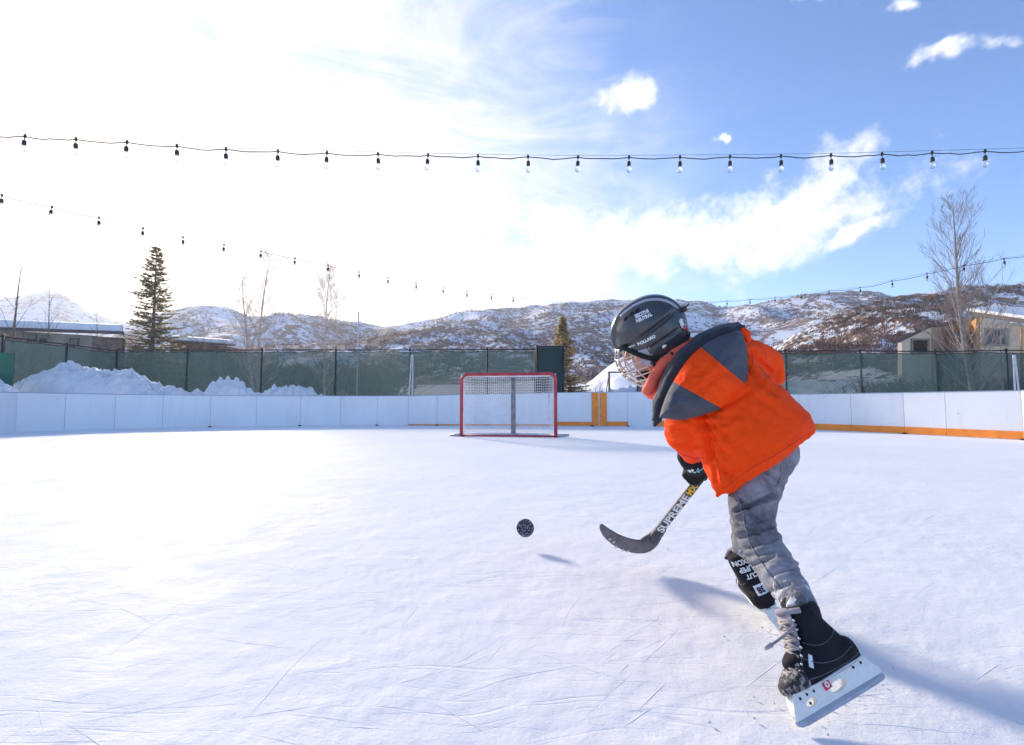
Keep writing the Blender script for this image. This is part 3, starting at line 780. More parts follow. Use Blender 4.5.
# thicket behind the left-hand fence
th = []
for k in range(420):
    px = random.uniform(100, 400); d = random.uniform(38, 70)
    if noise.noise(Vector((px*.02, d*.05, 1))) < -.15 and px > 250: continue
    x = (px-512)/F_PX*d; hh = random.uniform(1.2, 2.6)*(1.4 if px < 270 else 1.0)
    th.append((x, d, ground_h(x, d), hh))
M['thicket'] = simple('thicket', (.25,.15,.11), .95, var=.4, vs=.2)
tag(scrub('thicket_brush', th, 1.6, M['thicket'], 22, .018), 'bare tan brush growing behind the green screened fence and the spruce')

hb = []
for k in range(260):
    px = random.uniform(868, 1100); d = random.uniform(23.5, 27.0); x = (px-512)/F_PX*d
    hb.append((x, d, ground_h(x, d), random.uniform(.9, 1.5)))
tag(scrub('hedge_brush', hb, 1.55, M['scrub_red'], 26, .03), 'dark bare brush banked below the walls of the beige building')
# ------------------------------------------------------------------ trees
def bare_tree(name, base, height, label, mat, seed, spread=.35, stems=1, r0=.11, depth=4, lean=(0,0), dens=1.0, group=None):
    rnd = random.Random(seed); trunk = MB(); crown = MB()
    root = empty(name, base, label=label, cat='bare tree', group=group)
    def grow(mb, p, d, L, r, lev, maxlev):
        n = 5; pts = [p]; rs = [r]; q = p.copy(); dd = d.copy(); step = L/n
        for k in range(n):
            dd = (dd + Vector((rnd.gauss(0,.07), rnd.gauss(0,.07), .06 if lev else .02))).normalized()
            q = q + dd*step; pts.append(q.copy()); rs.append(r*(1-.8*(k+1)/n)+.0014)
        mb.tube(pts, rs, 5 if lev < 2 else 3, False)
        return pts, rs
    def rec(p, d, L, r, lev):
        pts, rs = grow(crown, p, d, L, r, lev, depth)
        if lev >= depth: return
        nb = int((7 if lev == 1 else 5)*dens)
        for k in range(nb):
            t = rnd.uniform(.2, .97); i = min(int(t*5), 4); c = pts[i].lerp(pts[i+1], t*5-i)
            a = rnd.uniform(0, 6.283); side = Vector((math.cos(a), math.sin(a), rnd.uniform(.2,.8))).normalized()
            nd = (d*1.0 + side*rnd.uniform(.5,1.0)).normalized()
            rec(c, nd, L*rnd.uniform(.35,.6)*(1.15-t*.4), max(.003, rs[i]*.5), lev+1)
    for s in range(stems):
        q = Vector(base) + Vector((rnd.gauss(0,.3)*(stems>1), rnd.gauss(0,.3)*(stems>1), -.2))
        d = Vector((lean[0]+rnd.gauss(0,.1)*(stems>1), lean[1], 1)).normalized(); h = height*(1 if s == 0 else rnd.uniform(.75,.95))
        n = 14; pts = [q.copy()]; rs = [r0]
        for k in range(n):
            d = (d + Vector((rnd.gauss(0,.02), rnd.gauss(0,.02), .03)) + Vector(((base[0]-q.x)*.03+lean[0]*.1, (base[1]-q.y)*.03, 0))*(stems == 1)).normalized(); q = q + d*(h/n); pts.append(q.copy()); rs.append(r0*(1-.93*((k+1)/n)))
        trunk.tube(pts, rs, 8, False)
        nb = int(34*dens)
        for k in range(nb):
            t = .12 + .86*(k/nb); i = min(int(t*n), n-1); c = pts[i].lerp(pts[i+1], t*n-i)
            a = k*2.4 + rnd.gauss(0,.4); up = rnd.uniform(.7,1.5)+t*.6
            nd = Vector((math.cos(a), math.sin(a), up)).normalized()
            L = height*spread*(1-t*.72)*rnd.uniform(.6,1.1)*sstep(0,.25,t+.05)
            rec(c, nd, L, max(.004, rs[i]*.3), 2)
    trunk.build('trunk', mat, root, True); crown.build('crown', mat, root)
    return root
def gp(px, d, dz=0): x = (px-512)/F_PX*d; return Vector((x, d, ground_h(x, d)+dz))
def hgt(py, d, base): return P(512, py, d).z - base.z
b = gp(975, 20.5); bare_tree('aspen_tree', b, hgt(197, 20.5, b), 'tall bare pale aspen behind the screen fence, before the beige buildings', M['bark_pale'], 5, .38, 1, .13, 4, (0,0), 1.45)
b = gp(1003, 21.5); bare_tree('young_tree', b, hgt(300, 21.5, b), 'short thin bare sapling in front of the snow roofed beige wing', M['bark_pale'], 9, .3, 1, .05, 3, (0,0), .7)
b = gp(265, 30); bare_tree('cottonwood_tree', b, hgt(247, 30, b), 'tall bare forked tree between the spruce and the smaller bare tree', M['bark_tan'], 12, .27, 2, .11, 4, (0,0), 1.25)
b = gp(325, 31); bare_tree('cottonwood_tree', b, hgt(264, 31, b), 'slender bare tree beside the thin metal pole', M['bark_tan'], 14, .30, 1, .1, 4, (0,0), 1.4)
b = gp(9, 20); bare_tree('young_tree', b, hgt(255, 20, b), 'bare forked sapling rising over the stone wall end', M['bark_brown'], 21, .42, 1, .09, 3, (0,0), .45)
b = gp(49, 24); bare_tree('young_tree', b, hgt(283, 24, b), 'thin bare sapling above the snow covered roof and tallest snow pile', M['bark_brown'], 22, .3, 1, .07, 3, (0,0), .8)
b = gp(96, 26); bare_tree('young_tree', b, hgt(310, 26, b), 'shortest bare sapling just beside the spruce', M['bark_brown'], 23, .3, 1, .07, 3, (0,0), .7)
b = gp(905, 38); bare_tree('scrub_tree', b+Vector((0,0,.5)), 4.6, 'low bare bushy tree behind the small beige wing', M['scrub_red'], 31, .5, 3, .07, 3, (0,0), .8)

def spruce(base, height, label, mat, seed, wid=.24, dens=1.0, bare=0):
    rnd = random.Random(seed); hs = max(height/11, .72); root = empty('spruce_tree', base, label=label, cat='conifer')
    t = MB(); t.tube([base+Vector((0,0,-.2)), base+Vector((.03,0,height*.5)), base+Vector((0,0,height))], [height*.016, height*.009, .01], 8); t.build('trunk', M['bark_brown'], root, True)
    lv = []; lf = []; br = MB(); z = height*.07
    while z < height*.985:
        s = z/height; R_ = height*wid*(1-s)**.85*rnd.uniform(.6,1.2)+.03
        nb = int((5+4*(1-s))*dens)
        for k in range(nb):
            if rnd.random() < bare*(1-s): continue
            a = rnd.uniform(0, 6.283); L = R_*rnd.uniform(.6,1.15)
            d = Vector((math.cos(a), math.sin(a), 0)); p0 = base+Vector((0,0,z)); pts = []
            for q in range(6):
                u = q/5; pts.append(p0 + d*L*u + Vector((0,0, (-.28*u + .22*u*u + .35*s*u)*L)))
            br.tube(pts, [.02*(1-s)+.008]*5+[.004], 3, False)
            m = int(12+46*L/ (height*wid)*1.0)
            for q in range(m):
                u = rnd.uniform(.12,1)**.8; i = min(int(u*5),4); c = pts[i].lerp(pts[i+1], u*5-i)
                sd_ = Vector((-d.y, d.x, 0))*rnd.choice((-1,1))
                tw = (sd_*rnd.uniform(.5,1)+d*rnd.uniform(.2,.9)+Vector((0,0,rnd.uniform(-.55,.3)))).normalized()
                ln = rnd.uniform(.14,.34)*hs*(1.25-u*.6); wd = Vector((rnd.gauss(0,1),rnd.gauss(0,1),rnd.gauss(0,1))).cross(tw).normalized()*rnd.uniform(.022,.05)*hs
                n = len(lv); lv += [c-wd*.5, c+wd*.5, c+tw*ln*.6+wd, c+tw*ln, c+tw*ln*.6-wd]; lf.append((n,n+1,n+2,n+3,n+4))
        z += height*.019*rnd.uniform(.8,1.3)
    br.build('branches', M['bark_brown'], root)
    mb = MB(); mb.add(lv, lf); mb.build('crown', mat, root)
b = gp(150, 34); spruce(b, hgt(243, 34, b), 'tall dark spruce with open branches behind the fence and snow ridge', M['needles'], 3, .27, 1.15)
b = gp(563, 24); spruce(b, hgt(316, 24, b), 'small golden green conifer beside the dark green gate leaf', M['needles_gold'], 8, .30, 1.2, 0)
for i, (px, d, py, lab) in enumerate(((590,21,368,'twiggy bare shrub just beyond the gateway, near the conifer'), (930,19,372,'low bare shrub behind the screen under the small beige wing'))):
    b = gp(px, d); bare_tree('bare_shrub', b, hgt(py, d, b), lab, M['bark_brown'], 40+i, .7, 4, .02, 3, (0,0), .35)

# ------------------------------------------------------------------ pole, pipe frame
def light_pole(px, pyt, d, label, mat, r=.04, top_z=None):
    b = gp(px, d); top = P(px, pyt, d) if top_z is None else Vector((b.x, d, top_z)); root = empty('light_pole', b, label=label, cat='pole')
    mb = MB(); mb.tube([b+Vector((0,0,-.1)), Vector((b.x,b.y,top.z))], [r*1.3, r*.8], 8); mb.build('shaft', mat, root, True)
    mb = MB(); mb.ball((b.x,b.y,top.z+.03), r*1.3, 8, 6); mb.build('cap', mat, root, True)
    mb = MB(); mb.tube([b+Vector((0,0,-.05)), b+Vector((0,0,.08))], r*2.4, 10); mb.build('base_plate', mat, root)
    return top
light_pole(357, 313, 30, 'thin pale metal pole rising above the fence beside the bare trees', M['metal_light'], .045)
LP = light_pole(652, 306, 18.0, 'dark pole carrying the ends of two light strings behind the helmet', M['metal_dark'], .045)
for (x_, y_, z_, lab) in ((-14.3,5.2,4.85,'dark pole outside the boards holding the near string and the spruce side string'), (12.9,5.2,4.7,'dark pole outside the boards holding the other end of the near string'), (P(1110,240,9.9).x,9.9,P(1110,240,9.9).z+.08,'dark pole outside the boards holding the string beside the aspen')):
    light_pole(512+x_/y_*F_PX, 512, y_, lab, M['metal_dark'], .05, top_z=z_)
def pipe_frame():
    d = 19.5; a, b = P(609, 373, d), P(640, 372, d); z0 = P(609, 389, d).z
    root = empty('pipe_frame', (a.x, d, z0), label='brown square pipe frame standing on snow beyond the gateway', cat='frame')
    for p in (a, b):
        mb = MB(); mb.box((p.x-.035, d-.035, z0-.2), (p.x+.035, d+.035, p.z)); mb.build('upright', M['wood_brown'], root, bevel=.005)
    mb = MB(); mb.box((a.x-.035, d-.03, a.z+.001), (b.x+.035, d+.03, a.z+.06)); mb.build('crossbar', M['wood_brown'], root, bevel=.005)
    for p in (a, b):
        mb = MB(); mb.tube([(p.x,d,p.z-.03),(p.x,d+.7,z0-.2)], .02, 6); mb.build('back_stay', M['wood_brown'], root)
pipe_frame()

# ------------------------------------------------------------------ buildings
def make_beige():
    root = empty('beige_building', P(960, 385, 31), label='beige stucco building with two wings, wood slat porch and snowy roof', cat='building')
    zb = .4
    def at(px, py, d): return P(px, py, d)
    def wall(name, quad, mat, th=.25, par=root):
        """quad of px,py,d corners (front face), extruded back"""
        v = [P(*q) for q in quad]
        n = (v[1]-v[0]).cross(v[3]-v[0]).normalized(); n = n if n.y > 0 else -n
        mb = MB(); mb.add(v+[q+n*th for q in v], [(0,1,2,3),(7,6,5,4),(0,4,5,1),(1,5,6,2),(2,6,7,3),(3,7,4,0)]); return mb.build(name, mat, par)
    def window(px0, py0, px1, py1, quad):
        w = [P(*q) for q in quad]; pn_ = (w[1]-w[0]).cross(w[3]-w[0]).normalized(); eye = Vector((0,0,CAM_Z))
        def on(px, py):
            dd = DIR(px, py); return eye + dd*((w[0]-eye).dot(pn_)/dd.dot(pn_))
        v = [on(px0,py0), on(px1,py0), on(px1,py1), on(px0,py1)]
        n = (v[1]-v[0]).cross(v[3]-v[0]).normalized(); n = -n if n.y > 0 else n
        mb = MB()
        for a, b_ in zip(v, v[1:]+v[:1]): 
            t = (b_-a).normalized(); mb.obox((a+b_)/2+n*.05, t*((b_-a).length/2+.06), n*.05, t.cross(n).normalized()*.06)
        fr = mb.build('window', M['frame_tan'], root)
        mb = MB(); mb.add([q+n*.02 for q in v], [(0,1,2,3)]); mb.build('pane', M['glass_dark'], fr)
    # small wing
    dl, dr = 30, 31
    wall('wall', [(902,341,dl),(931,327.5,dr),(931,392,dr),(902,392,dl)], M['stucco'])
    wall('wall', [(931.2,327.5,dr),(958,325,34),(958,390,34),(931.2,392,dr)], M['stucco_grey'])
    window(911,339.5,927.5,353.5,[(902,341,dl),(931,327.5,dr),(931,392,dr),(902,392,dl)])
    a = [P(897,343,29.6), P(932,325.8,30.8), P(960,322,34.5), P(925,337,36)]
    n = Vector((0,0,.16)); mb = MB(); mb.add(a+[q+n for q in a], [(3,2,1,0),(4,5,6,7),(0,1,5,4),(1,2,6,5),(2,3,7,6),(3,0,4,7)]); rf = mb.build('roof', M['fascia'], root)
    # large wing
    d1, d2 = 29, 27.5
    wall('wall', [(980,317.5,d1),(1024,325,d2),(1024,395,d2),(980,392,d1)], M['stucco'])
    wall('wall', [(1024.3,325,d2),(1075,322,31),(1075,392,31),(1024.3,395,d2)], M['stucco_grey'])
    wall('wall', [(974,322,33),(979.5,318,29.1),(979.5,392,29.1),(974,390,33)], M['wood_warm'], .15)
    window(985.5,329.5,1007,345,[(980,317.5,d1),(1024,325,d2),(1024,395,d2),(980,392,d1)])
    a = [P(966,315,30.5), P(1026,324,26.8), P(1085,320,31.5), P(1000,311,38)]
    mb = MB(); mb.add(a+[q+n*1.6 for q in a], [(3,2,1,0),(4,5,6,7),(0,1,5,4),(1,2,6,5),(2,3,7,6),(3,0,4,7)]); rf = mb.build('roof', M['fascia'], root)
    c = sum(a, Vector())/4; sn = [c+(q-c)*.985+n*1.61 for q in a]; mb = MB(); mb.add(sn+[q+Vector((0,0,.22)) for q in sn], [(3,2,1,0),(4,5,6,7),(0,1,5,4),(1,2,6,5),(2,3,7,6),(3,0,4,7)]); mb.build('roof_snow', M['snow_pile'], rf, bevel=.08)
    # porch between the wings
    a = [P(950,329,31.0), P(981,320,29.3), P(979,316,34), P(955,318,35)]
    mb = MB()
    A, B, C_, D_ = P(953,330,31.5), P(979,333,30.0), P(979,318,34), P(955,321,35)
    for k in range(13):
        t = k/13; p0, p1 = A.lerp(D_, t), B.lerp(C_, t); u = (p1-p0); mb.obox((p0+p1)/2+Vector((0,0,.05)), u*.5, Vector((0,.09,0)), Vector((0,0,.03)))
    mb.build('porch_ceiling', M['wood_warm'], root)
    wall('wall', [(953,321,35.2),(979,318,34.2),(979,390,34.2),(953,390,35.2)], M['fascia'], .2)
    for (x, y0, y1, d) in ((966,330,392,30.6),):
        p = P(x,y0,d); q = P(x,y1,d); mb = MB(); mb.box((p.x-.09,p.y-.09,q.z),(p.x+.09,p.y+.09,p.z)); mb.build('porch_post', M['wood_warm'], root, bevel=.01)
    mb = MB(); p, q = P(1021.5,328,27.3), P(1021.5,392,27.3); mb.tube([p,q], .05, 8); mb.build('downpipe', M['wood_warm'], root, True)
make_beige()
def make_lodge():
    root = empty('stone_lodge', P(60, 380, 32), label='long low stone building with a thick snow covered roof', cat='building')
    def slab(name, q0, q1, z0off, th, dep, mat, par=root, bev=0):
        a, b_ = P(*q0), P(*q1); t = (b_-a).normalized(); nn = Vector((-t.y,t.x,0)).normalized()
        nn = nn if nn.y > 0 else -nn
        v = [a, b_, b_+nn*dep+Vector((0,0,z0off)), a+nn*dep+Vector((0,0,z0off))]; up = Vector((0,0,th))
        mb = MB(); mb.add(v+[q+up for q in v], [(3,2,1,0),(4,5,6,7),(0,1,5,4),(1,2,6,5),(2,3,7,6),(3,0,4,7)]); return mb.build(name, mat, par, bevel=bev)
    def wall(q0, q1, zb, mat):
        a, b_ = P(*q0), P(*q1); mb = MB(); y = Vector((0,.3,0)); A, B = Vector((a.x,a.y,zb)), Vector((b_.x,b_.y,zb))
        v = [A,B,b_,a]; mb.add(v+[q+y for q in v], [(0,1,2,3),(7,6,5,4),(0,4,5,1),(1,5,6,2),(2,6,7,3),(3,7,4,0)]); mb.build('wall', mat, root)
    wall((-120,327,26),(22,331,27.5),0,M['stone_wall']); wall((22.3,331.5,29.5),(92,335.5,32),0,M['stucco_grey']); wall((92.3,336,32),(122,338,33),0,M['stone_wall'])
    rf = slab('roof', (-130,326.5,25.4), (124,334.5,32.6), .9, .22, 7, M['fascia']); slab('roof_snow', (-130,324.3,25.45), (123,333,32.65), .9, .55, 6.8, M['snow_pile'], rf, .12)
    for px, py in ((28,334),(40,335),(70,338)):
        a = P(px,py,29.2 if px < 50 else 31); b_ = P(px+9, py+8, a.y); mb = MB(); mb.box((a.x,a.y-.05,b_.z),(b_.x,a.y+.02,a.z)); w_ = mb.build('window', M['fascia'], root); mb = MB(); mb.box((a.x+.06,a.y-.06,b_.z+.06),(b_.x-.06,a.y-.053,a.z-.06)); mb.build('pane', M['glass_dark'], w_)
    r2 = empty('stone_shed', P(195, 380, 44), label='small low building with snowy roof half hidden behind the spruce', cat='building')
    root = r2
    a, b_ = P(170,342,44), P(226,346,46)
    mb = MB(); v = [Vector((a.x,a.y,1.0)),Vector((b_.x,b_.y,1.0)),b_,a]; y = Vector((0,3.5,0)); mb.add(v+[q+y for q in v], [(0,1,2,3),(7,6,5,4),(0,4,5,1),(1,5,6,2),(2,6,7,3),(3,7,4,0)]); mb.build('wall', M['stone_wall'], r2)
    rf = slab('roof', (166,342,43.6), (229,346,45.6), .5, .2, 4.4, M['fascia'], r2); slab('roof_snow', (166.5,339.5,43.65), (228.5,344.0,45.65), .5, .4, 4.2, M['snow_pile'], rf, .1)
make_lodge()

# ------------------------------------------------------------------ string lights
M['bulb_glass'], _nt, _b = newmat('bulb_glass')
_b.inputs['Transmission Weight'].default_value = .9; _b.inputs['Roughness'].default_value = .05; _b.inputs['IOR'].default_value = 1.2; _b.inputs['Base Color'].default_value = (.95,.95,.95,1)
def string_lights(pts, label, n_b=None, first=None, spacing=.6, drop=.17, wire=True, bulbs_px=None):
    """pts: world polyline; bulbs hang every `spacing` metres"""
    C = catmull(pts, 24); L = [0]
    for a, b_ in zip(C, C[1:]): L.append(L[-1]+(b_-a).length)
    def at(s):
        i = 0
        while i < len(L)-2 and L[i+1] < s: i += 1
        return C[i].lerp(C[i+1], (s-L[i])/max(1e-9, L[i+1]-L[i]))
    ss = []
    if bulbs_px:
        for bx in bulbs_px:
            for i in range(len(C)-1):
                a0 = shade_free_px(C[i])[0]; a1 = shade_free_px(C[i+1])[0]
                if min(a0,a1) <= bx < max(a0,a1): ss.append(L[i]+(L[i+1]-L[i])*(bx-a0)/(a1-a0)); break
        ss.sort()
    else:
        s = first or 0
        while s < L[-1]: ss.append(s); s += spacing
    root = empty('string_lights', C[0], label=label, cat='string lights', group='strings of bulbs over the rink')
    # cord droops between the clips that tie it to the support wire
    cord = []
    allS = sorted(set([0, L[-1]] + ss))
    for a, b_ in zip(allS, allS[1:]):
        for k in range(6):
            u = k/6; cord.append(at(lerp(a, b_, u)) + Vector((0,0,-.022*(1-(2*u-1)**2)*random.uniform(.5,1.3))))
    cord.append(at(L[-1]))
    mb = MB(); mb.tube(cord, .0062 if wire else .0045, 5); mb.build('cord', M['wire_black'], root, True)
    if wire:
        top = [at(L[-1]*k/40)+Vector((0,0,.028+.02*noise.noise(Vector((k*.3,0,0))))) for k in range(41)]
        mb = MB(); mb.tube(top, .0022, 4); mb.build('support_wire', M['wire_black'], root)
    proto = None
    for k, s in enumerate(ss):
        p = at(s)
        if proto is None:
            mb = MB(); mb.tube([(0,0,.03),(0,0,.0),(0,0,-.02)], [.008,.018,.008], 8); mb.tube([(0,0,-.02),(0,0,-.055)], .0045, 6)
            mb.tube([(0,0,-.05),(0,0,-.058),(0,0,-.1),(0,0,-.112)], [.012,.021,.024,.02], 10)
            so_ = mb.build('bulb_socket', M['wire_black'], root, True); so_.location = p
            so_.matrix_parent_inverse = parent_world(root).inverted()
            mb = MB(); mb.tube([(0,0,-.11),(0,0,-.125),(0,0,-.15),(0,0,-.175),(0,0,-.19),(0,0,-.197)], [.014,.02,.031,.029,.018,.004], 12)
            bu = mb.build('bulb', M['bulb_glass'], so_, True); bu.matrix_parent_inverse = Matrix()
            proto = (so_, bu)
            so_.rotation_euler = (0, random.gauss(0,.03), 0)
        else:
            so_ = proto[0].copy(); COL.objects.link(so_); so_.location = p; so_.rotation_euler = (random.gauss(0,.04), random.gauss(0,.05), random.random()*6)
            bu = proto[1].copy(); COL.objects.link(bu); bu.parent = so_
        
D0 = 5.6
string_lights([Vector((-14.3,5.2,4.75)), P(-180,121,D0), P(-60,130,D0), P(0,135,D0), P(127,142.5,D0), P(226,149.5,D0), P(327,153,D0), P(428,155.5,D0), P(528,157,D0), P(629,157.5,D0), P(730,157,D0), P(831,155.5,D0), P(932,153,D0), P(1024,150,D0), P(1120,144,D0), P(1220,137,D0), Vector((12.9,5.2,4.6))], 'near string of clear bulbs running level across the whole sky', bulbs_px=[-177,-126,-76,-25,25,76,127,177,226,278,327,378,428,478,528,578,629,680,730,781,831,882,932,985,1036,1087,1140,1190])
A0, A1 = P(-110,171,6.4), P(513,297,14.4)
pts = [Vector((-14.3,5.2,4.7)), P(-110,168,6.1), P(2,195.5,7.15), P(99,218,8.0), P(183,237.5,8.85), P(261,251.5,9.75), P(328,265.5,10.6), P(388,278,11.45), P(443,288,12.35), P(490,294.5,13.2), P(530,299,14.0), P(600,305,16), Vector((LP.x, LP.y, LP.z))]
string_lights(pts, 'string of bulbs sloping down over the spruce towards the goal', bulbs_px=[-120,-55,2,52,99,143,183,224,261,295,328,359,388,416,443,467,491,513], wire=False)
pts = [P(1110,240,9.9), P(1060,250,10.3), P(1004,259,10.9), P(963,266,11.4), P(927,274,11.9), P(892,281,12.5), P(862,287.5,13.1), P(830,291,13.8), P(800,295,14.4), P(760,299,15.2), Vector((LP.x, LP.y, LP.z))]
string_lights(pts, 'string of bulbs sloping down past the tall aspen crown', bulbs_px=[1090,1046,1004,964,927,892,860,829,801,775,750,727])
# ================================================================== PLAYER
def mpx(d): return d/F_PX
RIGHT, AWAY, UPV = Vector((1,0,0)), Vector((0,1,0)), Vector((0,0,1))
player = empty('person', G(742, 620), label='child in orange hooded jacket, grey jeans and caged helmet skating with a stick', cat='person')

# ---- head frame
HC = P(651, 334, 1.50)
Fh = Vector((-.80, .30, -.40)).normalized()
Uh = Vector((-.42, -.22, .85)); Uh = (Uh - Fh*Uh.dot(Fh)).normalized()
Sh = Uh.cross(Fh).normalized()              # the child's own left, towards the camera
if Sh.y > 0: Sh = -Sh
def HL(f, s, u): return HC + Fh*f + Sh*s + Uh*u

# ---- body (one surface inside the clothes)
def make_body():
    mb = MB()
    mb.ball(HL(0,0,.01), [Fh*.088, Sh*.07, Uh*.095], 20, 14)
    mb.ball(HL(.03,0,-.055), [Fh*.058, Sh*.052, Uh*.062], 18, 12)        # jaw
    mb.ball(HL(.072,0,-.085), [Fh*.02, Sh*.024, Uh*.018], 12, 8)         # chin
    mb.capsule([HL(.085,0,-.012), HL(.1,0,-.035)], [.008,.013], 10)      # nose
    mb.ball(HL(.088,0,-.062), [Fh*.008, Sh*.022, Uh*.006], 10, 8); mb.ball(HL(.087,0,-.071), [Fh*.008, Sh*.018, Uh*.006], 10, 8)   # lips
    for s in (1,-1):
        mb.ball(HL(-.002, s*.071, -.015), [Fh*.018, Sh*.008, Uh*.028], 10, 8)                    # ear
        mb.ball(HL(.076, s*.028, -.004), [Fh*.012, Sh*.018, Uh*.006], 10, 8)                     # brow
        mb.ball(HL(.06, s*.036, -.042), [Fh*.02, Sh*.02, Uh*.02], 10, 8)                         # cheek
    chest = P(706,372,1.47); pel = P(762,458,1.42)
    mb.capsule([HL(-.03,0,-.05), HL(-.05,0,-.12), chest], [.045,.045,.06], 14)
    mb.capsule([chest, P(738,418,1.43), pel], [.09,.085,.08], 16)
    mb.capsule([chest, P(690,398,1.44), P(684,432,1.48), P(693,456,1.60), P(697,470,1.69)], [.05,.04,.03,.018,.014], 12)
    mb.capsule([chest, P(735,362,1.55), P(764,366,1.64), P(760,390,1.64)], [.05,.038,.032,.022], 12)
    mb.capsule([pel, P(756,500,1.37), P(763,546,1.29), P(791,590,1.16), P(802,612,1.11)], [.055,.045,.028,.022,.02], 14)
    mb.capsule([pel, P(751,490,1.48), P(748,522,1.60), P(748,545,1.50)], [.05,.045,.034,.022], 14)
    me = remesh(mb, .006, 2)
    o = link('body', me, M['skin'], player)
    for s in (1,-1):
        mb = MB(); mb.ball(HL(.079, s*.028, -.018), .009, 12, 8); mb.build('eye', M['white_ink'], o, True)
        mb = MB(); mb.ball(HL(.0858, s*.028, -.018), .0042, 10, 8); mb.build('iris', M['hair'], o, True)
    return o
make_body()

# ---- helmet
def helm_r(a, t):
    """surface point: a = angle from front, t = 0 crown .. 1 rim"""
    ca, sa = math.cos(a), math.sin(a)
    front = max(0, ca); backk = max(0, -ca); side = abs(sa)
    rim = lerp(.012, -.074, sstep(.35, .95, math.degrees(abs((a+math.pi)%(2*math.pi)-math.pi))/90)) + .016*sstep(1.25, 1.9, math.degrees(abs((a+math.pi)%(2*math.pi)-math.pi))/90)
    # elevation from crown to rim
    e0, e1 = math.pi/2, math.asin(max(-1, min(1, rim/.125)))
    e = lerp(e0, e1, t)
    rf = .118 if ca > 0 else .115; rs = .096; ru = .114
    ce, se = math.cos(e), math.sin(e)
    k = abs(ce)**.86
    f_, s_, u_ = ca*k*rf, sa*k*rs, (se if se < 0 else se**.95)*ru
    return f_, s_, u_
def helm_detail(f, s, u):
    d = 0
    asd = abs(s)
    # centre ridge and side steps
    d += .009*(1-sstep(.022, .030, asd))*sstep(-.02,.04,u)
    # long groove sweeping along the side
    line = .028 + .25*(f) * -1 * .35
    g = abs(u-(.030-.16*f)); d -= .011*(1-sstep(.0, .008, g))*sstep(.04,.06,asd)*sstep(-.11,-.08,f)
    if u < (.030-.16*f) and asd > .04: d -= .005
    g2 = abs(u-(-.018-.10*f)); d -= .009*(1-sstep(0,.006,g2))*sstep(.05,.07,asd)*(1-sstep(.06,.09,abs(f)))
    return d
